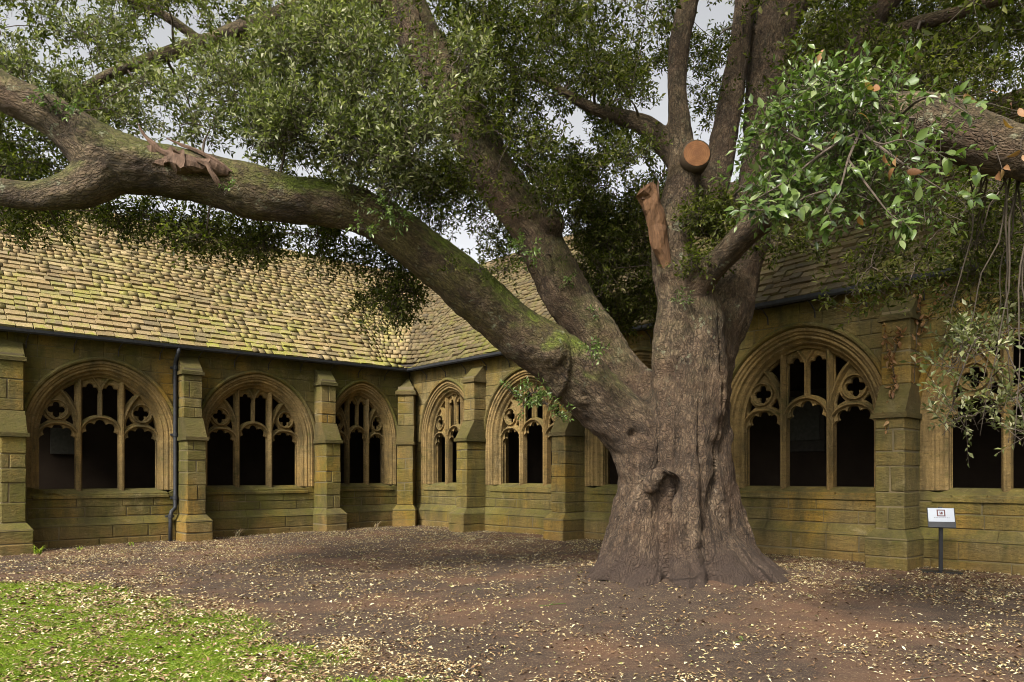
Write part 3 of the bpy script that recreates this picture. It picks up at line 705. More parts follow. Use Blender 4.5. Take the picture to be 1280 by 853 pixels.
tablet(wingB, -1, 10.1, 3.0, 0.85, 1.15, True, 'framed wall tablet seen through the window right of the oak trunk')
#PART3

# ------------------------------------------------------------------ holm oak: trunk and limbs
oak = empty('holm_oak', (TREE.x, TREE.y, gz(TREE.x, TREE.y)))
tag(oak, 'huge old holm oak with fluted grey-brown trunk and long mossy limb spreading over the courtyard', 'tree')
OAKI = Matrix.Translation(-Vector(oak.location))
LIMBS = {      # photo column, photo row, distance, half thickness in photo pixels
 'ridge_l': [(785,735,10.35,50),(795,690,10.4,43),(803,640,10.5,36),(806,595,10.55,33),(797,560,10.6,36),(777,528,10.58,40),(750,500,10.5,41),(702,452,10.35,37),(662,424,10.2,34),(626,395,10.05,32),(562,341,9.7,31),(514,300,9.45,30),(475,276,9.3,27),(440,262,9.2,26),(395,254,9.05,29),(340,247,8.9,32),(255,224,8.7,32),(200,212,8.6,33),(160,206,8.5,36),(125,192,8.45,36),(95,168,8.4,30),(60,142,8.3,26),(15,120,8.25,23),(-60,80,8.1,21),(-150,50,8.0,18)],
 'fork_b': [(140,212,8.47,34),(105,232,8.42,27),(70,241,8.4,21),(40,245,8.4,18),(0,240,8.35,16),(-90,215,8.25,13)],
 'core': [(852,770,10.75,112),(852,705,10.8,84),(848,640,10.8,70),(845,580,10.85,64),(848,520,10.9,62),(845,470,11.0,48)],
 'ridge_m': [(850,760,10.2,50),(852,690,10.25,42),(853,620,10.3,36),(858,560,10.35,38),(862,500,10.4,42),(862,440,10.5,44),(860,390,10.55,42),(846,345,10.6,30),(840,300,10.6,25),(848,250,10.7,23),(855,212,10.8,22),(852,180,10.85,17),(848,140,10.9,13),(846,95,10.95,11.5),(851,45,11.0,12.5),(861,0,11.1,12),(880,-90,11.2,10)],
 'ridge_r': [(925,745,10.5,46),(912,690,10.55,36),(902,640,10.6,31),(893,590,10.6,29),(890,540,10.65,27),(885,480,10.8,30),(890,430,10.95,34),(906,385,11.15,34),(925,335,11.4,26),(940,280,11.6,26),(954,200,11.8,27),(958,120,12.0,27),(966,50,12.2,31),(985,-30,12.4,32),(1010,-130,12.6,25)],
 'right': [(858,385,10.45,24),(872,358,10.25,18),(902,323,9.9,17),(935,289,9.4,16.5),(963,266,9.0,17),(1010,222,8.2,20),(1065,172,7.3,25),(1120,150,6.6,31),(1180,160,6.2,34),(1245,184,6.0,32),(1290,194,5.9,31),(1420,240,5.6,28)],
 'rear': [(815,570,11.1,44),(800,515,11.15,38),(780,475,11.2,31),(758,438,11.25,28.5),(724,391,11.4,28.5),(692,334,11.6,28.5),(658,274,11.8,28.5),(632,239,11.9,28),(607,200,12.0,28),(575,131,12.1,28),(530,60,12.3,28),(500,0,12.4,29),(460,-70,12.5,26),(400,-170,12.6,20)],
 'back_stem': [(875,290,11.2,17),(893,225,11.4,19),(912,135,11.7,16),(926,60,11.9,14),(932,-40,12.1,12)],
 'side_l': [(846,205,10.9,14),(822,168,11.0,14),(785,146,11.2,11),(737,136,11.4,7),(700,110,11.6,5),(660,95,11.8,4)],
 'up_r': [(955,250,11.7,14),(1005,160,11.4,15),(1045,95,11.2,16),(1078,45,11.0,16),(1112,0,10.8,15),(1180,-90,10.5,12)],
 'far_l': [(500,10,12.4,14),(400,8,11.8,13),(330,28,11.3,12),(255,52,10.9,10),(180,75,10.5,8),(110,110,10.2,6),(60,160,10.0,4)],
 'far_l2': [(255,52,10.9,7),(210,25,10.8,6),(160,0,10.7,5),(90,-30,10.6,4)],
 'top_r': [(1045,95,11.2,10),(1130,40,10.4,10),(1210,10,9.8,9),(1300,-20,9.2,8)],
}
SKEL = []          # (point, tangent, radius, frame a, arclength)
def limb_mesh():
    b = MB()
    for k, pts in LIMBS.items():
        q = [(*P(px, py, d), r / FPX * d) for px, py, d, r in pts]
        q = catmull(q, 6); ps = [Vector(a[:3]) for a in q]; rs = [float(a[3]) for a in q]
        if k in ('far_l', 'far_l2', 'side_l', 'top_r', 'back_stem', 'up_r'):
            ps = [p + 0.05 * Vector(mnoise.noise_vector(p * 1.3)) for p in ps]
        b.tube(ps, rs, 14)
        s = 0.0; a = None
        for i, p in enumerate(ps):
            t = (ps[min(i+1, len(ps)-1)] - ps[max(i-1, 0)]).normalized()
            if a is None: a = t.cross(Vector((0.1, 1, 0.05))).normalized()
            else: a = (a - t * a.dot(t)).normalized(); s += (p - ps[i-1]).length
            SKEL.append((p, t, rs[i], a, s))
    c = P(852, 700, 10.8); g0 = gz(TREE.x, TREE.y)
    for ang, ln, r0 in ((200, 1.45, 0.40), (232, 1.35, 0.34), (262, 1.3, 0.42), (292, 1.4, 0.36), (322, 1.5, 0.40), (350, 1.5, 0.34), (20, 1.3, 0.36), (70, 1.2, 0.4), (110, 1.2, 0.4), (150, 1.3, 0.38), (178, 1.35, 0.34)):
        dx, dy = math.cos(R(ang)), math.sin(R(ang))
        pts = [(c.x + dx*0.25, c.y + dy*0.25, 1.05, r0*0.55), (c.x + dx*0.62, c.y + dy*0.62, 0.52, r0*0.75), (c.x + dx*1.0*ln/1.4, c.y + dy*1.0*ln/1.4, 0.10, r0*0.75), (c.x + dx*ln, c.y + dy*ln, -0.14, r0*0.62), (c.x + dx*(ln+0.4), c.y + dy*(ln+0.4), -0.36, r0*0.45)]
        q = catmull(pts, 5); b.tube([a[:3] for a in q], [float(a[3]) for a in q], 12)
    # bosses, burrs and old pruning knobs
    for px, py, d, r in ((903,548,10.55,20),(612,384,9.72,9),(690,440,10.05,24),(842,345,10.42,20),(690,280,11.45,18),(745,430,11.1,16)):
        p = P(px, py, d); rr = r / FPX * d; t = Vector((random.uniform(-.3,.3), random.uniform(-.3,.3), 1)).normalized()
        b.tube([p + t*rr*z for z in (-1.1, -0.8, -0.35, 0, 0.35, 0.8, 1.1)], [rr*k for k in (0.1, 0.62, 0.93, 1, 0.93, 0.62, 0.1)], 10)
    q = catmull([(*P(812,612,10.02), 0.05), (*P(820,597,9.98), 0.085), (*P(836,590,9.95), 0.10), (*P(850,598,9.98), 0.085), (*P(858,615,10.02), 0.04)], 4); b.tube([a[:3] for a in q], [float(a[3]) for a in q], 9)     # lip over a hollow
    m0 = b.mesh('limbs_raw'); o = bpy.data.objects.new('limbs_raw', m0); COL.objects.link(o)
    rm = o.modifiers.new('remesh', 'REMESH'); rm.mode = 'VOXEL'; rm.voxel_size = 0.026
    sm = o.modifiers.new('smooth', 'SMOOTH'); sm.factor = 0.6; sm.iterations = 9
    dg = bpy.context.evaluated_depsgraph_get(); m = bpy.data.meshes.new_from_object(o.evaluated_get(dg)); bpy.data.objects.remove(o)
    n = len(m.vertices); co = np.empty(n*3, np.float32); m.vertices.foreach_get('co', co); co = co.reshape(-1, 3).astype(float)
    no = np.empty(n*3, np.float32); m.vertex_normals.foreach_get('vector', no); no = no.reshape(-1, 3)
    sp = np.array([s[0] for s in SKEL]); st = np.array([s[1] for s in SKEL]); sr = np.array([s[2] for s in SKEL]); sa = np.array([s[3] for s in SKEL]); ss = np.array([s[4] for s in SKEL])
    idx = np.empty(n, int)
    for i in range(0, n, 20000):
        d = np.linalg.norm(co[i:i+20000, None, :] - sp[None], axis=2) - sr[None]*0.9; idx[i:i+20000] = d.argmin(1)
    rel = co - sp[idx]; t = st[idx]; a = sa[idx]; bb = np.cross(t, a); al = (rel*t).sum(1)
    fx, fy = (rel*a).sum(1), (rel*bb).sum(1); uv = np.stack([fx, fy, ss[idx] + al], 1)
    ang = np.arctan2(fy, fx); rad = sr[idx]
    HOLL = [(P(838,612,10.0), 0.10, 0.17), (P(826,640,10.0), 0.16, 0.10), (P(792,545,10.15), 0.07, 0.10), (P(836,470,10.2), 0.12, 0.08), (P(882,560,10.15), 0.12, 0.10)]
    disp = np.zeros(n); cx, cy = c.x, c.y
    for i in range(n):
        p = co[i]; r = rad[i]; z = p[2]
        k = min(1.0, r / 0.35)
        f = 0.055 * k * mnoise.noise((p[0]*1.5, p[1]*1.5, p[2]*1.1))
        f += 0.020 * k * mnoise.noise((uv[i,0]*7, uv[i,1]*7, uv[i,2]*2.2))
        f += 0.017 * k * mnoise.noise((p[0]*9, p[1]*9, p[2]*8)) + 0.009 * k * mnoise.noise((uv[i,0]*26, uv[i,1]*26, uv[i,2]*9))
        if z < 4.2 and math.hypot(p[0]-cx, p[1]-cy) < 1.9:         # flutes up the bole
            th = math.atan2(p[1]-cy, p[0]-cx); w_ = min(1, (4.2 - z) / 1.2)
            f += w_ * (0.11 * mnoise.noise((math.cos(th)*2.2, math.sin(th)*2.2, z*0.40 + 4)) - 0.075 * max(0, 0.16 - abs(mnoise.noise((math.cos(th)*2.4 + 0.15*mnoise.noise((z*2, th, 0)), math.sin(th)*2.4, z*0.30 + 9)))) / 0.16 + 0.022 * mnoise.noise((math.cos(th)*3, math.sin(th)*3, z*7.0)))
        for hp, hr, hd in HOLL:
            d2 = (p[0]-hp[0])**2 + (p[1]-hp[1])**2 + (p[2]-hp[2])**2
            if d2 < 9*hr*hr: f -= hd*math.exp(-d2/(hr*hr))
        disp[i] = f
    co = co + no*disp[:, None]
    co -= np.array(oak.location)
    m.vertices.foreach_set('co', co.astype(np.float32).ravel())
    at = m.attributes.new('bark_uv', 'FLOAT_VECTOR', 'POINT'); at.data.foreach_set('vector', uv.astype(np.float32).ravel())
    m.polygons.foreach_set('use_smooth', np.ones(len(m.polygons), dtype=bool)); m.update()
    m.materials.clear(); m.materials.append(M['bark']); m.name = 'trunk'
    return mobj('trunk', m, None, oak)
trunk = limb_mesh()
def oak_part(b, name, mat, parent=None, smooth=False):
    b.v = [tuple(Vector(p) - oak.location) for p in b.v]; return b.build(name, mat, parent or oak, smooth=smooth)
def rough_tube(pts, rads, n=12, amp=0.3):
    rads = [float(r) for r in rads]; b = MB(); b.tube(pts, rads, n)
    b.v = [tuple(Vector(p) + amp * rads[min(i // n, len(rads)-1)] * (Vector(mnoise.noise_vector(Vector(p) * 6)) + 0.7*Vector(mnoise.noise_vector(Vector((p[0]*16, p[1]*16, p[2]*5)))))) for i, p in enumerate(b.v)]
    return b
# sawn stub facing the courtyard, torn stub beside it, broken wound on the long limb
p0, p1 = P(865, 206, 10.7), P(871, 192, 10.38)
b = MB(); b.tube([p0, (p0+p1)/2, p1], [0.20, 0.21, 0.205], 16); stub = oak_part(b, 'sawn_stub', M['bark'], None, True)
b = MB(); d_ = (p1 - p0).normalized(); q = p1 + d_*0.004
b.tube([q - d_*0.02, q + d_*0.004], [0.19, 0.185], 18); o = oak_part(b, 'cut_face', M['sawn'], stub); o['label'] = 'round orange sawn branch end'
q = [P(838, 345, 10.35), P(826, 310, 10.3), P(820, 275, 10.28), P(812, 248, 10.25), P(804, 236, 10.22)]
o = oak_part(rough_tube(catmull(q, 4), list(np.interp(np.linspace(0, 1, 17), [0, .3, .7, 1], [0.06, 0.12, 0.14, 0.145])), 13, 0.28), 'torn_stub', M['cutwood']); o['label'] = 'torn orange-brown branch stub'
b = MB()
for k in range(4):
    a = P(806 + 6*k + random.uniform(-2, 2), 236, 10.2); b.tube([a + Vector((0, 0, -0.15)), a + Vector((random.uniform(-.03,.03), 0, random.uniform(0.02, 0.12)))], [0.03, 0.006], 5)
oak_part(b, 'splinters', M['tornwood'], o)
def wound():
    main = rough_tube([P(*a) for a in catmull([(174,188,8.46),(195,197,8.41),(225,205,8.41),(255,207,8.41),(285,218,8.48)], 5)], list(np.interp(np.linspace(0, 1, 21), [0, .2, .6, 1], [0.02, 0.11, 0.12, 0.03])), 14, 0.8)
    wd = oak_part(main, 'broken_wound', M['tornwood']); wd['label'] = 'weathered torn wound on the upper side of the limb'
    for pts, r in (([(172,154,8.42),(180,168,8.4),(198,186,8.36),(226,203,8.36)], [0.006, 0.028, 0.05, 0.03]), ([(208,173,8.6),(232,184,8.56),(262,196,8.5),(290,215,8.46)], [0.01, 0.035, 0.04, 0.015]), ([(246,200,8.30),(260,208,8.32),(268,222,8.30),(274,233,8.34)], [0.03, 0.05, 0.05, 0.035])):
        q = catmull([(*P(*a), rr) for a, rr in zip(pts, r)], 5); oak_part(rough_tube([Vector(a[:3]) for a in q], [float(a[3])*0.62 for a in q], 5, 0.55), 'torn_strip', M['tornwood'], wd)
wound()

# ------------------------------------------------------------------ foliage
LEAFS = {}
def add_leaves(key, base, axis, normal, length, width, fold=0.35):
    axis = axis / np.linalg.norm(axis, axis=1, keepdims=True)
    side = np.cross(axis, normal); side /= np.maximum(np.linalg.norm(side, axis=1, keepdims=True), 1e-6); nn = np.cross(side, axis)
    L = length[:, None]; W = width[:, None]
    mid = base + axis*L*0.48; dr = -nn * L * RNG.uniform(0.0, 0.22, (len(base), 1))
    v = np.stack([base, mid + side*W*0.5 + nn*W*fold*0.5, base + axis*L + dr, mid - side*W*0.5 + nn*W*fold*0.5], 1)
    LEAFS.setdefault(key, []).append(v.reshape(-1, 3))
TW = []
def unit(n): 
    v = RNG.normal(size=(n, 3)); return v / np.linalg.norm(v, axis=1, keepdims=True)
def shoots(key, org, dirs, length, k, leaf_l, spread=0.9, up=0.8):
    """leafy shoots: org, dirs (n,3)"""
    n = len(org)
    dirs = dirs / np.linalg.norm(dirs, axis=1, keepdims=True)
    ref = np.where(np.abs(dirs[:, 2:3]) > 0.9, [[1., 0, 0]], [[0, 0, 1.]]); a = np.cross(dirs, ref); a /= np.linalg.norm(a, axis=1, keepdims=True); b = np.cross(dirs, a)
    j = np.arange(k); th = j*2.4 + RNG.uniform(0, 6.28, (n, 1)); t = (j + 0.5 + RNG.uniform(-.3, .3, (n, k))) / k
    rad = a[:, None, :]*np.cos(th)[..., None] + b[:, None, :]*np.sin(th)[..., None]
    bend = np.array([0, 0, -0.12]) * (t**2)[..., None] * length[:, None, None]
    pos = org[:, None, :] + dirs[:, None, :]*(t*length[:, None])[..., None] + bend
    ax = dirs[:, None, :]*(0.35 + 0.65*t[..., None]) + rad*spread + np.array([0, 0, -0.10]) + 0.25*unit(n*k).reshape(n, k, 3)
    nr = np.array([0, 0, up]) + 0.75*unit(n*k).reshape(n, k, 3) + dirs[:, None, :]*0.25
    ll = leaf_l * RNG.uniform(0.6, 1.25, n*k); ww = ll * RNG.uniform(0.34, 0.5, n*k)
    add_leaves(key, pos.reshape(-1, 3), ax.reshape(-1, 3), nr.reshape(-1, 3), ll, ww)
    TW.append((org, org + dirs*length[:, None] + np.array([0, 0, -0.12])*length[:, None], 0.0035 if leaf_l < 0.09 else 0.005))
CL = []           # clump centres (for the branches that carry them)
GAPS = [(205,42,16),(105,18,12),(95,72,10),(225,36,22),(175,60,9),(212,88,12),(165,250,10),(225,262,12),(25,28,10),(282,12,10),(128,90,8),(180,118,8),(585,292,10),(430,300,9),(395,165,9),(330,120,7),
        (690,145,10),(720,160,16),(745,128,8),(800,150,18),(832,110,22),(815,60,11),(880,20,22),(905,12,16),(832,200,15),(800,215,14),(770,235,10),(890,215,22),(912,205,18),(760,60,8),(700,40,7),(620,90,7),(1005,20,9),(1220,70,9),(1258,62,11),(1235,35,7),(905,90,9),(1000,110,8),(790,300,7),(650,180,7),(735,190,9),
        (540,200,6),(460,235,6),(40,60,8),(60,110,7),(300,80,7),(260,150,6),(140,160,7),(15,170,9),(65,195,8)]
def pline(pts, d): 
    q = catmull([(a, b_, d) for a, b_ in pts], 8); return np.array(q)
AVOID = [(pline([(500,-10),(530,60),(550,95)], 12.3), 26), (pline([(607,200),(632,239),(658,274),(692,334),(724,391),(758,438)], 11.7), 30), (pline([(966,0),(958,80),(957,140),(952,210)], 12.0), 26), (pline([(861,0),(851,45),(846,95),(850,170)], 10.95), 13), (pline([(1045,95),(1078,45),(1112,0)], 11.0), 14),
         (pline([(926,60),(912,135),(893,225)], 11.7), 12), (pline([(840,200),(822,168),(785,146),(745,138)], 11.2), 10), (pline([(375,0),(330,28),(255,52),(180,75),(110,112)], 10.8), 9)]
def in_gap(px, py, k=1.0): return any((px-a)**2 + (py-b)**2 < (r*k)**2 for a, b, r in GAPS)
def zone(key, n, pxr, pyr, dr, rad, per, leaf_l, k=9, gaps=True, shape='rect', up=0.8, outward=0.5, slen=(0.14, 0.32), branch=True):
    """n clumps inside a box of photo columns, rows and distances"""
    made = 0; tries = 0
    while made < n and tries < n*30:
        tries += 1; px, py, d = random.uniform(*pxr), random.uniform(*pyr), random.uniform(*dr)
        if shape == 'ell':
            ex = (px - (pxr[0]+pxr[1])/2) / ((pxr[1]-pxr[0])/2); ey = (py - (pyr[0]+pyr[1])/2) / ((pyr[1]-pyr[0])/2)
            if ex*ex + ey*ey > 1: continue
        if gaps and in_gap(px, py, 1.3): continue
        r = random.uniform(*rad); c = np.array(P(px, py, d)); m = int(per * random.uniform(0.7, 1.3))
        u = unit(m); org = c + u * (r * RNG.uniform(0.15, 1.0, (m, 1))**0.6) * np.array([1.15, 1.15, 0.8])
        dirs = u*outward + unit(m)*0.6 + np.array([0, 0, 0.7 if key == 'leaf_pale' else 0.25])
        sl_ = (0.2, 0.42) if key == 'leaf_pale' and px < 700 else slen; k_ = 13 if key == 'leaf_pale' and px < 700 else k
        if gaps:
            xs = CX + FPX*org[:, 0]/org[:, 1]; ys = HY - FPX*(org[:, 2]-CAMZ)/org[:, 1]
            keep = np.ones(m, bool)
            for a, b_, r_ in GAPS: keep &= (xs-a)**2 + (ys-b_)**2 > 1.6*r_*r_
            org, dirs = org[keep], dirs[keep]
        if d > 7.5 and len(org):
            xs = CX + FPX*org[:, 0]/org[:, 1]; ys = HY - FPX*(org[:, 2]-CAMZ)/org[:, 1]; dm = np.full(len(org), 9e9)
            for pl, hw_ in AVOID:
                dm = np.minimum(dm, np.where(org[:, 1] < pl[0, 2] + 0.6, np.min(np.hypot(xs[:, None]-pl[None, :, 0], ys[:, None]-pl[None, :, 1]), axis=1) - hw_, 9e9))
            keep = (dm > 4) | (RNG.random(len(org)) < 0.10); org, dirs = org[keep], dirs[keep]
        if len(org) == 0: continue
        shoots(key, org, dirs, RNG.uniform(*sl_, len(org)), k_, leaf_l, up=up, spread=0.75 if key == 'leaf_pale' else 0.9); made += 1
        if branch: CL.append((Vector(c), r))
# pale mass hanging before and above the long limb
zone('leaf_pale', 40, (285, 575), (20, 165), (8.35, 9.2), (0.24, 0.46), 30, 0.076)
zone('leaf_pale', 9, (300, 400), (140, 180), (8.4, 9.0), (0.2, 0.36), 27, 0.074)
zone('leaf_pale', 14, (400, 560), (150, 205), (8.4, 9.2), (0.2, 0.36), 27, 0.076)
zone('leaf_pale', 6, (425, 530), (200, 240), (8.6, 9.1), (0.12, 0.2), 14, 0.074)
zone('leaf', 50, (290, 620), (-10, 250), (9.8, 11.6), (0.35, 0.6), 54, 0.080)
zone('leaf_pale', 28, (-40, 300), (20, 170), (8.6, 9.6), (0.22, 0.42), 24, 0.072)
zone('leaf', 46, (-60, 330), (-40, 185), (10.0, 12.8), (0.32, 0.6), 44, 0.080)
zone('leaf', 14, (-30, 75), (175, 285), (8.7, 10.0), (0.22, 0.38), 34, 0.075)
zone('leaf', 20, (-50, 95), (120, 225), (9.0, 11.5), (0.22, 0.38), 36, 0.08)
zone('leaf', 10, (100, 320), (240, 275), (9.6, 11.5), (0.16, 0.3), 24, 0.08)
zone('leaf', 8, (50, 200), (245, 296), (8.6, 9.4), (0.12, 0.24), 20, 0.072)
zone('leaf', 5, (205, 262), (275, 325), (8.8, 9.2), (0.12, 0.22), 26, 0.072, shape='ell')
zone('leaf', 16, (235, 440), (262, 312), (9.3, 10.6), (0.16, 0.3), 26, 0.074)
zone('leaf', 16, (425, 540), (290, 400), (9.9, 10.9), (0.16, 0.30), 34, 0.074, shape='ell')
zone('leaf', 14, (380, 560), (225, 330), (9.9, 11.0), (0.22, 0.34), 34, 0.074)
# dark interior left and right of the rear limb
zone('leaf', 96, (520, 860), (-20, 260), (10.2, 14.0), (0.32, 0.62), 52, 0.080)
zone('leaf', 30, (600, 830), (150, 330), (12.2, 14.0), (0.3, 0.5), 48, 0.080)
zone('leaf', 40, (725, 832), (255, 405), (12.2, 14.0), (0.28, 0.45), 56, 0.078, gaps=False)
zone('leaf', 14, (560, 690), (205, 320), (10.6, 11.3), (0.2, 0.34), 36, 0.074)
# top right
zone('leaf', 100, (870, 1310), (-30, 135), (10.6, 14.0), (0.32, 0.6), 50, 0.080)
zone('leaf', 36, (1000, 1310), (10, 150), (8.4, 10.4), (0.26, 0.44), 44, 0.076)
zone('leaf', 14, (864, 908), (228, 335), (9.9, 10.4), (0.12, 0.2), 24, 0.074, gaps=False)
zone('leaf', 12, (915, 1050), (225, 330), (9.6, 10.8), (0.16, 0.3), 26, 0.074, gaps=False)
# curtain hanging on the right
zone('leaf', 34, (1190, 1310), (215, 400), (6.6, 8.2), (0.14, 0.28), 20, 0.066, gaps=False)
zone('leaf', 14, (1060, 1230), (250, 370), (7.0, 8.6), (0.14, 0.26), 16, 0.068, gaps=False)
zone('leaf_pale', 19, (1172, 1300), (400, 545), (5.9, 6.9), (0.10, 0.2), 9, 0.070, gaps=False)
# denser shoots behind the near bough
zone('leaf_bright', 44, (960, 1115), (115, 275), (5.5, 6.4), (0.10, 0.18), 8, 0.076, k=6, gaps=False, branch=False)
zone('leaf_bright', 36, (935, 1190), (110, 280), (5.45, 6.1), (0.08, 0.16), 7, 0.076, k=6, gaps=False, branch=False)
zone('leaf_bright', 14, (925, 1000), (200, 268), (5.4, 5.9), (0.07, 0.13), 7, 0.076, k=6, gaps=False, branch=False)
zone('leaf_bright', 12, (1000, 1130), (92, 135), (5.5, 6.0), (0.07, 0.13), 7, 0.076, k=6, gaps=False, branch=False)
zone('leaf_bright', 10, (1000, 1120), (100, 200), (5.5, 6.1), (0.08, 0.16), 7, 0.076, k=6, gaps=False, branch=False)
# unseen rest of the crown, spread to shade the right roof and ground
def canopy(n, per, leaf_l):
    made = 0
    while made < n:
        a = random.uniform(0, 2*math.pi); rr = math.sqrt(random.random()); z = random.uniform(6.0, 14.5)
        x = 4.6 + math.cos(a)*rr*7.6; y = 12.4 + math.sin(a)*rr*6.6
        if ((x-4.6)/8.4)**2 + ((y-12.4)/7)**2 + ((z-6.5)/8.4)**2 > 1 or y < 5: continue
        px, py = proj((x, y, z))
        if py > -45 and -60 < px < 1340: continue
        c = np.array((x, y, z)); m = int(per*random.uniform(.7, 1.3)); u = unit(m); org = c + u*RNG.uniform(0.3, 1.0, (m, 1))*random.uniform(0.45, 0.8)
        shoots('leaf', org, u*0.5 + unit(m)*0.6 + np.array([0, 0, .25]), RNG.uniform(0.2, 0.4, m), 8, leaf_l); CL.append((Vector(c), 0.5)); made += 1
canopy(230, 46, 0.115)
# sprigs growing straight out of the bark
def sprig(px, py, d, r, m, leaf_l, mat='leaf_bright'):
    c = np.array(P(px, py, d)); u = unit(m); org = c + u*r*0.5
    shoots(mat, org, u + np.array([0, -0.3, 0.3]), RNG.uniform(0.08, 0.18, m), 7, leaf_l)
for a in ((745,440,9.75,0.10,12,.062),(737,436,9.8,.06,7,.06),(855,375,9.95,.09,9,.06),(712,352,11.05,.08,10,.06),(745,390,10.9,.05,5,.055),(655,310,9.6,.22,26,.064),(630,335,9.6,.18,18,.064),(600,335,9.4,.14,14,.06),(565,335,9.15,.1,10,.06),(480,260,8.75,.16,22,.062),(455,285,8.7,.1,10,.062),(667,490,9.3,.16,20,.062),(682,503,9.3,.15,18,.062),(655,505,9.35,.13,14,.062),(640,490,9.4,.1,9,.06),(700,520,9.5,.08,8,.06),(285,235,8.3,.05,5,.05),(60,125,8.0,.12,14,.06),(95,140,8.05,.1,9,.055),(500,272,8.8,.12,14,.062)):
    sprig(*a, mat='leaf' if a[0] < 640 and a[1] > 330 else 'leaf_bright')
for key, chunks in LEAFS.items():
    v = np.concatenate(chunks) - np.array(oak.location); n = len(v) // 4; i = np.arange(n)[:, None]*4
    tri = np.concatenate([i + np.array([[0, 1, 2]]), i + np.array([[0, 2, 3]])], 1).reshape(-1, 3)
    o = mobj('crown', np_mesh('crown', v, tri, M[key]), None, oak); tag(o, kind='stuff')
def twigs():
    o_ = np.concatenate([t[0] for t in TW]); e_ = np.concatenate([t[1] for t in TW]); r = np.concatenate([np.full(len(t[0]), t[2]) for t in TW])
    d = e_ - o_; d /= np.linalg.norm(d, axis=1, keepdims=True); a = np.cross(d, [[0.3, 0.2, 1.0]]); a /= np.linalg.norm(a, axis=1, keepdims=True); b = np.cross(d, a); o_ = o_ - d*0.12
    rings = []
    for c, rr in ((o_, r), (e_, r*0.5)):
        for th in (0, 2.094, 4.189): rings.append(c + (a*math.cos(th) + b*math.sin(th))*rr[:, None])
    v = np.stack(rings, 1).reshape(-1, 3) - np.array(oak.location); i = np.arange(len(o_))[:, None]*6
    f = np.concatenate([i + np.array([[0, 1, 4, 3]]), i + np.array([[1, 2, 5, 4]]), i + np.array([[2, 0, 3, 5]])], 1).reshape(-1, 4)
    tag(mobj('twigs', np_mesh('twigs', v, f, M['twig']), None, oak), kind='stuff')
twigs()
def branches():
    nodes = [(p, r) for p, t, r, a, s in SKEL if p.z > 3.2]; pos = np.array([n[0] for n in nodes]); rad = [n[1] for n in nodes]
    todo = sorted(CL, key=lambda c: np.min(np.linalg.norm(pos - np.array(c[0]), axis=1))); b = MB()
    for c, r in todo:
        dd = np.linalg.norm(pos - np.array(c), axis=1); i = int(dd.argmin()); a = Vector(pos[i]); L = dd[i]
        if L < 0.15 or L > (2.4 if c.y > 9.5 else 1.1) or (c.y < 9.5 and c.x > 2 and c.z > 4.6 and L > 0.6): continue
        r0 = min(rad[i]*0.75, 0.018 + 0.012*L, 0.06); n = max(3, min(8, int(L/0.22))); pts = []
        sag = Vector((0, 0, 0.10*L))
        for k in range(n + 1):
            t = k/n; q = a.lerp(c, t) + sag*math.sin(math.pi*t) + Vector(mnoise.noise_vector(a*2.3 + Vector((t*2, 0, L)))) * 0.13*L*math.sin(math.pi*t); pts.append(q)
        rs = [r0 + (0.007 - r0)*k/n for k in range(n + 1)]; b.tube(pts, rs, 5)
        pos = np.vstack([pos] + [np.array(q)[None] for q in pts[1:]]); rad += rs[1:]
    tag(oak_part(b, 'branches', M['bough'], None, True), kind='stuff')
branches()
#PART4

# ------------------------------------------------------------------ near bough on the right with large leaves one can pick apart
def leaf_mesh(name, mat, wave):
    b = MB(); ys = [0, 0.12, 0.32, 0.55, 0.78, 1.0]; ws = [0.015, 0.15, 0.235, 0.225, 0.13, 0.0]
    rows = []
    for y, w_ in zip(ys, ws):
        dz = -0.22*y*y*wave; rows.append(len(b.v)); fold = 0.30*w_
        b.v += [(-w_, y + random.uniform(-.02, .02), dz + fold + random.uniform(-.02, .02)), (0, y, dz), (w_, y + random.uniform(-.02, .02), dz + fold + random.uniform(-.02, .02))]
    for a, c in zip(rows, rows[1:]): b.f += [(a, a+1, c+1, c), (a+1, a+2, c+2, c+1)]
    return b.mesh(name, mat, True)
LV = [leaf_mesh('leaf', M['leaf_bright'], wv) for wv in (0.2, 0.7, 1.2, -0.2, 1.6)]; LD = [leaf_mesh('dry_leaf', M['leaf_dead'], wv) for wv in (1.8, 2.6, 3.2)]
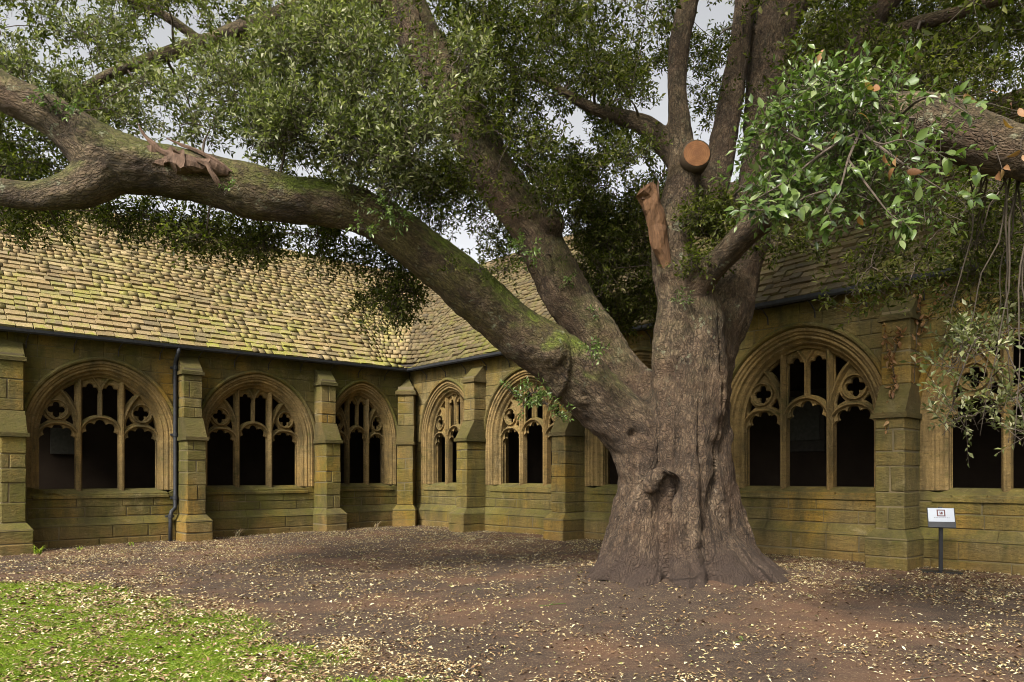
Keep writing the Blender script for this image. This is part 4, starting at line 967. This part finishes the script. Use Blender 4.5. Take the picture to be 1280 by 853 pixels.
def near_bough():
    B = MB(); spots = []
    def br(pts, r0, r1):
        q = [Vector(P(*a)) for a in pts]; q = [Vector(x) for x in catmull([tuple(x) for x in q], 5)]; n = len(q) - 1
        B.tube(q, [r0 + (r1-r0)*i/n for i in range(n+1)], 6); return q
    stems = [br([(1165,150,6.4),(1120,150,6.0),(1075,165,5.7),(1030,190,5.5),(985,225,5.4),(935,255,5.35)], 0.02, 0.004),
             br([(1120,150,6.0),(1085,120,5.8),(1050,105,5.7),(1030,92,5.65)], 0.012, 0.003), br([(1075,165,5.7),(1060,200,5.5),(1050,235,5.4),(1030,268,5.35)], 0.012, 0.003),
             br([(1075,165,5.7),(1115,195,5.5),(1150,220,5.4),(1195,248,5.35)], 0.012, 0.003), br([(1060,200,5.5),(1090,240,5.4),(1110,265,5.35),(1130,280,5.3)], 0.01, 0.003),
             br([(1030,190,5.5),(1000,175,5.45),(970,160,5.5),(945,165,5.55)], 0.01, 0.003), br([(1120,150,6.0),(1150,125,5.6),(1180,125,5.4),(1215,145,5.3)], 0.012, 0.003),
             br([(985,225,5.4),(975,248,5.35),(955,262,5.3),(928,262,5.3)], 0.008, 0.003), br([(1050,235,5.4),(1010,245,5.3),(985,262,5.3)], 0.008, 0.003), br([(1075,165,5.7),(1100,180,5.35),(1130,175,5.25),(1165,190,5.2)], 0.008, 0.003)]
    bo = oak_part(B, 'near_bough', M['bough']); bo['label'] = 'leafy bough of large glossy green leaves'
    def place(meshes, name, p, ax, nr, L, w_=1.0):
        ax = ax.normalized(); sx = ax.cross(nr).normalized(); nz = sx.cross(ax)
        o = mobj(name, random.choice(meshes), None, bo); o.matrix_basis = Matrix(((sx.x*L*w_, ax.x*L, nz.x*L, p.x), (sx.y*L*w_, ax.y*L, nz.y*L, p.y), (sx.z*L*w_, ax.z*L, nz.z*L, p.z), (0, 0, 0, 1))); return o
    rv = lambda: Vector((random.gauss(0, 1), random.gauss(0, 1), random.gauss(0, 1))).normalized()
    T = MB(); n_ = 0
    while n_ < 296:
        q = random.choice(stems); i = random.randrange(2, len(q)); base = q[i] + rv()*0.03; d = ((q[i]-q[i-1]).normalized()*0.7 + rv()*0.75 + Vector((0, -0.25, 0.1))).normalized(); ln = random.uniform(0.10, 0.26)
        e = base + d*ln; T.tube([base, e], [0.003, 0.0015], 4)
        for k in range(random.randrange(3, 6)):
            t = random.uniform(0.3, 1.0); p = base.lerp(e, t) - oak.location
            place(LV, 'leaf', p, d*0.5 + rv()*0.8 + Vector((0, -0.1, -0.25)), Vector((-0.2, -0.9, 0.75)) + rv()*0.55, random.uniform(0.066, 0.108), random.uniform(0.9, 1.25)); n_ += 1
            if n_ >= 296: break
    tag(oak_part(T, 'twig_sprays', M['twig'], bo), kind='stuff')
    for px, py, d in ((1118,210,5.3),(1122,196,5.35),(1106,192,5.3),(1095,105,5.5),(1092,112,5.5),(1072,142,5.4),(1133,215,5.35),(1074,270,5.3),(1130,160,5.4),(1045,165,5.4),(1252,212,5.4),(1248,216,5.4),(1256,208,5.4),(1276,188,5.3),(1278,194,5.3),(1205,118,5.7),(1262,130,5.6),(1274,135,5.6),(1268,160,5.6),(1242,112,5.7),(1030,62,5.9),(1028,68,5.9)):
        place(LD, 'dry_leaf', P(px, py, d) - oak.location, rv() + Vector((0, 0, -0.9)), rv(), random.uniform(0.075, 0.12))
    H = MB()      # dry hanging stalks that carry the brown leaves
    for a, b_ in (((1235,150,6.0),(1253,212,5.4)), ((1280,170,5.8),(1276,188,5.3)), ((1100,150,5.8),(1122,205,5.3)), ((1200,130,6.2),(1275,140,5.6)), ((1040,110,6.0),(1029,64,5.9)), ((1190,120,6.3),(1244,114,5.7))):
        u, v = P(*a), P(*b_); H.tube([u, u.lerp(v, .5) + rv()*0.03, v], [0.004, 0.003, 0.002], 5)
    tag(oak_part(H, 'dry_stalks', M['twig'], bo), kind='stuff')
near_bough()
def hanging_stems():
    B = MB()
    for px0, py0, d0, px1, py1, d1 in ((1225,205,6.15,1222,330,6.9),(1235,210,6.2,1232,350,6.9),(1250,215,6.1,1262,480,6.4),(1270,215,6.1,1245,420,6.6),(1262,212,6.2,1290,520,6.2),(1215,200,6.3,1210,300,7.2),(1280,220,6.1,1225,545,6.3),(1262,215,6.1,1195,470,6.5),(1288,210,6.1,1268,560,6.1),(1240,208,6.3,1180,420,6.7),(1290,215,6.1,1280,400,6.5)):
        a, b_ = P(px0, py0, d0), P(px1, py1, d1); n = 12
        B.tube([a.lerp(b_, k/n) + 0.10*Vector(mnoise.noise_vector(a*3 + Vector((k*0.35, px0, 0)))) * math.sin(math.pi*min(1, k/n + 0.15)) for k in range(n+1)], [0.010 - 0.007*k/n for k in range(n+1)], 5)
    tag(oak_part(B, 'hanging_stems', M['twig'], None, True), kind='stuff')
hanging_stems()

# ------------------------------------------------------------------ ground cover
def lawn():
    n = 0; pts = []
    while len(pts) < 210000 and n < 90:
        n += 1; y = 4.4 + 7.6*RNG.random(20000)**1.25; x = (RNG.uniform(-60, 640, 20000) - CX)/FPX*y
        for a, b_ in zip(x, y):
            g = grassy(a, b_)
            if g > -0.5 and random.random() < min(1, max(0, 0.12 + g*0.55))*(0.35 + 1.3*max(0, mnoise.noise((a*1.6, b_*1.6, 9.1))*0.5 + 0.45)): pts.append((a, b_))
    p = np.array(pts[:210000]); m = len(p); z = np.array([gz(a, b_) for a, b_ in p]); base = np.column_stack([p, z - 0.004])
    h = RNG.uniform(0.022, 0.06, m)*(0.8 + 0.02*p[:, 1]); th = RNG.uniform(0, 6.28, m); wd = RNG.uniform(0.0025, 0.0055, m)
    side = np.column_stack([np.cos(th), np.sin(th), np.zeros(m)])*wd[:, None]; lean = np.column_stack([RNG.normal(0, .6, m), RNG.normal(0, .6, m), np.ones(m)])*h[:, None]
    v = np.stack([base - side, base + side, base + lean*0.6 + side*0.7, base + lean*np.array([1.5, 1.5, 0.95])], 1).reshape(-1, 3); i = np.arange(m)[:, None]*4
    f = np.concatenate([i + np.array([[0, 1, 2]]), i + np.array([[0, 2, 3]])], 1).reshape(-1, 3)
    tag(mobj('grass', np_mesh('grass', v, f, M['grass'])), 'short bright green lawn strewn with pale fallen leaves', 'grass', None, 'stuff')
lawn()
def flakes(name, pts, size, mat, label=None, zoff=0.004):
    p = np.array(pts); m = len(p); z = np.array([gz(a, b_) for a, b_ in p]); lift = np.array([0.02 if grassy(a, b_) > 0 else 0.0 for a, b_ in p])*RNG.uniform(0.6, 2.0, m); c = np.column_stack([p, z + zoff + lift + RNG.uniform(0, 0.01, m)])
    th = RNG.uniform(0, 6.28, m); L = np.array(size)*RNG.uniform(0.6, 1.3, m); W = L*RNG.uniform(0.35, 0.55, m)
    a = np.column_stack([np.cos(th), np.sin(th), RNG.normal(0, .22, m)]); b_ = np.column_stack([-np.sin(th), np.cos(th), RNG.normal(0, .22, m)])
    curl = RNG.uniform(-0.1, 0.35, m)
    up = np.column_stack([np.zeros(m), np.zeros(m), np.ones(m)])
    v = np.stack([c - a*L[:, None]*.5, c + b_*W[:, None]*.5 + up*(L*curl)[:, None], c + a*L[:, None]*.5, c - b_*W[:, None]*.5 + up*(L*curl)[:, None]], 1).reshape(-1, 3); i = np.arange(m)[:, None]*4
    f = np.concatenate([i + np.array([[0, 1, 2]]), i + np.array([[0, 2, 3]])], 1).reshape(-1, 3)
    return tag(mobj(name, np_mesh(name, v, f, M[mat])), label, 'leaves', None, 'stuff')
def scatter():
    pts = []; sz = []; n = 0
    while len(pts) < 95000 and n < 130:
        n += 1; y = 4.3 + 19*RNG.random(9000); x = (RNG.uniform(-80, 1360, 9000) - CX)/FPX*y
        for a, b_ in zip(x, y):
            rx, ry = a - CORNER.x, b_ - CORNER.y
            da, db = rx*UB.x + ry*UB.y, rx*UA.x + ry*UA.y        # distance from the left and from the right wall
            if da < 0.05 or db < 0.05: continue
            dt = math.hypot(a - TREE.x, b_ - TREE.y)
            if dt < 1.3: continue
            nz = mnoise.noise((a*0.55, b_*0.55, 2.2))*0.5 + 0.5; nf = mnoise.noise((a*2.3, b_*2.3, 4.2))*0.5 + 0.5
            wall_ = math.exp(-min(da, db)/3.8); g = grassy(a, b_)
            pr = (0.25 + 1.0*wall_ + (0.75 if -0.9 < g < 0.5 else 0.45 if g >= 0.5 else 0.0))*(0.25 + 1.1*max(0, nz - 0.12))*(0.15 + 2.2*max(0, nf - 0.25)**1.3)*(0.45 + 0.55*min(1, b_/11))
            if dt < 3.6 and g < -0.5: pr *= 0.55
            if random.random() < pr: pts.append((a, b_)); sz.append(random.choice((0.024, 0.03, 0.038, 0.046, 0.058)) * (1.0 if b_ > 9 else 0.85) * (1.25 if g > 0 else 1.0))
    flakes('leaf_litter', pts, sz, 'litter', 'pale dry fallen leaves scattered over the bare earth and lawn', 0.006)
    return len(pts)
NL = scatter()
def twig_on_ground(px, py, ln, ang, mat, label):
    d = 1.56*FPX/(py - HY); x = (px - CX)/FPX*d; z = gz(x, d); b = MB(); a = R(ang); pts = [Vector((math.cos(a)*ln*t + 0.03*math.sin(9*t + px), math.sin(a)*ln*t + 0.02*math.sin(7*t), 0.008 + 0.012*math.sin(3.1*t))) for t in np.linspace(-0.5, 0.5, 7)]
    b.tube(pts, [0.006, 0.006, 0.0055, 0.005, 0.0045, 0.004, 0.003], 5); b.tube([pts[3], pts[3] + Vector((math.cos(a+.7)*ln*.25, math.sin(a+.7)*ln*.25, 0.03))], [0.004, 0.002], 5)
    t = b.build('fallen_twig', M[mat], None, (x, d, z)); tag(t, label, 'twig', 'twigs lying on the ground')
twig_on_ground(575, 832, 0.5, 20, 'twig', 'thin brown twig lying on earth at the edge of the lawn')
twig_on_ground(690, 757, 0.35, 5, 'leaf_bright', 'small green twig lying on bare earth before the trunk')
twig_on_ground(925, 800, 0.22, 55, 'leaf_bright', 'short green sprig lying on earth in front of the oak roots')
twig_on_ground(1150, 845, 0.6, 10, 'twig', 'longer brown twig lying on earth in front of the small sign')
twig_on_ground(1040, 816, 0.4, -12, 'twig', 'brown twig lying on earth between oak roots and sign')
def tuft(x, y, n, h, label, mat='grass', name='grass_tuft'):
    t = empty(name, (x, y, gz(x, y))); tag(t, label, 'plant', 'small plants at the foot of the wall')
    for k in range(n):
        a = random.uniform(0, 6.28); l = h*random.uniform(.6, 1.15); o_ = Vector((random.uniform(-.06, .06), random.uniform(-.06, .06), -0.01)); d = Vector((math.cos(a), math.sin(a), 0))
        b = MB(); s = Vector((-d.y, d.x, 0)); prev = None
        for tt, w_ in ((0, .007), (.4, .009), (.75, .007), (1, .001)):
            c = o_ + d*l*0.75*tt*tt + Vector((0, 0, l*tt*(1 - 0.25*tt))); b.v += [tuple(c - s*w_), tuple(c + s*w_)]
        b.f = [(0, 1, 3, 2), (2, 3, 5, 4), (4, 5, 7, 6)]; b.build('blade', M[mat], t)
def wall_point(sgn, u, v):
    return CORNER + (UA if sgn > 0 else UB)*u + (UB if sgn > 0 else UA)*v
for sgn, u, v, n, h, mat, lab in ((1, 10.1, 1.15, 22, 0.24, 'grass', 'green grass tuft at the base of the buttress left of the drainpipe'), (1, 9.3, 1.0, 10, 0.13, 'grass', 'small green weed below the window left of the drainpipe'), (1, 8.2, 0.8, 8, 0.11, 'grass', 'tiny green weed close to the foot of the drainpipe'),
                             (1, 5.55, 0.32, 26, 0.28, 'litter', 'dry brown plant against the wall between the drainpipe and the corner'), (1, 2.75, 0.55, 9, 0.4, 'grass', 'arching green blades beside the buttress near the corner'), (1, 1.5, 0.45, 10, 0.26, 'litter', 'dry stalks at the wall foot under the corner window')):
    p = wall_point(sgn, u, v); tuft(p.x, p.y, n, h, lab, mat, 'grass_tuft' if mat == 'grass' else 'dry_plant')

# ------------------------------------------------------------------ little sign on a stand
def sign():
    d = 11.45; x = (1176 - CX)/FPX*d; z = gz(x, d); t = empty('sign_stand', (x, d, z), R(-20)); tag(t, 'small black floor stand with white information panel beside the buttress', 'sign')
    b = MB(); b.cbox(-0.27, 0.27, -0.15, 0.15, -0.005, 0.03, 0.006); b.build('base_plate', M['black'], t)
    b = MB(); b.cbox(-0.028, 0.028, -0.022, 0.022, 0.03, 0.76, 0.005); b.build('post', M['black'], t)
    tilt = Matrix.Translation((0, -0.03, 0.86)) @ Matrix.Rotation(R(-24), 4, 'X')
    def part(name, x0, x1, y0, y1, z0, z1, mat, par, bv=0.004):
        b = MB(); b.cbox(x0, x1, y0, y1, z0, z1, bv); b.v = [tuple(tilt @ Vector(p)) for p in b.v]; return b.build(name, mat, par)
    pan = part('panel', -0.19, 0.19, -0.01, 0.012, -0.17, 0.16, M['black'], t)
    part('sheet', -0.178, 0.178, -0.0135, -0.0105, -0.075, 0.15, M['white'], pan, 0.001)
    em = MB()
    for x0, x1, z0, z1 in ((-0.058, 0.058, 0.108, 0.125), (-0.058, 0.058, 0.012, 0.029), (-0.058, -0.041, 0.029, 0.108), (0.041, 0.058, 0.029, 0.108), (-0.02, 0.022, 0.045, 0.062), (-0.006, 0.022, 0.062, 0.09), (-0.026, -0.014, 0.076, 0.09)): em.box(x0, x1, -0.0155, -0.0125, z0, z1)
    em.v = [tuple(tilt @ Vector(p)) for p in em.v]; em.build('emblem', M['ink'], pan)
    em = MB(); xx = -0.10
    while xx < 0.10: l = random.uniform(0.008, 0.022); em.box(xx, xx + l, -0.0155, -0.0125, -0.014, -0.004); xx += l + 0.006
    em.v = [tuple(tilt @ Vector(p)) for p in em.v]; em.build('text_line', M['inkgrey'], pan)
    b = MB(); b.cbox(-0.03, 0.03, 0.0, 0.03, 0.155, 0.18, 0.004); b.v = [tuple(tilt @ Vector(p)) for p in b.v]; b.build('clip', M['black'], pan)
sign()

# ------------------------------------------------------------------ dry creeper on the buttress, bare tree beyond the roof
def creeper():
    rz = math.atan2(-UB.y, -UB.x); t = empty('dry_creeper', CORNER + UB*14.42, rz); tag(t, 'withered brown creeper clinging to the upper buttress behind the sign', 'creeper')
    b = MB(); B2 = []
    for pts in ([(-0.02, .45, 3.05), (0.05, .45, 3.35), (0.12, .45, 3.6), (0.17, .45, 3.95)], [(-.245, .3, 3.0), (-.25, .25, 3.5), (-.25, .15, 4.2), (-.25, .1, 4.5)], [(-.26, .12, 3.85), (-.36, .03, 4.05), (-.5, .03, 4.3), (-.62, .03, 4.55)], [(0.05, .45, 3.35), (-.05, .45, 3.7), (-.1, .45, 3.9)], [(0.02, .70, 2.2), (0.0, .55, 2.8), (-0.02, .45, 3.05)]):
        q = catmull(pts, 6); b.tube([a for a in q], [0.006]*len(q), 5); B2 += [Vector(a) for a in q]
    b.build('stem', M['twig'], t)
    for k in range(170):
        p = random.choice(B2[:82]) + Vector((random.gauss(0, .03), random.uniform(0.01, .05), random.gauss(0, .04))); o = mobj('dry_leaf', random.choice(LD), None, t, p); s = random.uniform(0.075, 0.12); o.scale = (s, s, s); o.rotation_euler = (random.uniform(0, 6.28), random.uniform(-.8, .8), random.uniform(0, 6.28))
creeper()
def bare_tree():
    base = Vector((9.2, 27.0, 0)); t = empty('bare_tree', base); tag(t, 'leafless tree with fine twigs rising beyond the shaded roof', 'tree')
    tr = MB(); tw = MB()
    def grow(p, d, ln, r, lev):
        n = 5; pts = [p]; q = p
        for k in range(n): d = (d + Vector((random.gauss(0, .12), random.gauss(0, .12), random.gauss(0.03, .1)))).normalized(); q = q + d*ln/n; pts.append(q)
        (tr if lev < 2 else tw).tube(pts, [r*(1 - 0.5*k/n) for k in range(n+1)], 6 if lev < 2 else 4, False)
        if lev < 5:
            for k in range(3 if lev < 4 else 2):
                s = random.choice(pts[2:]); nd = (d + Vector((random.gauss(0, .55), random.gauss(0, .55), random.gauss(0.1, .35)))).normalized(); grow(s, nd, ln*random.uniform(.55, .78), r*0.52, lev + 1)
    grow(Vector((0, 0, -0.2)), Vector((-.05, 0, 1)), 6.5, 0.22, 0)
    tr.build('trunk', M['bough'], t, smooth=True); tag(tw.build('crown', M['twig'], t), kind='stuff')
bare_tree()
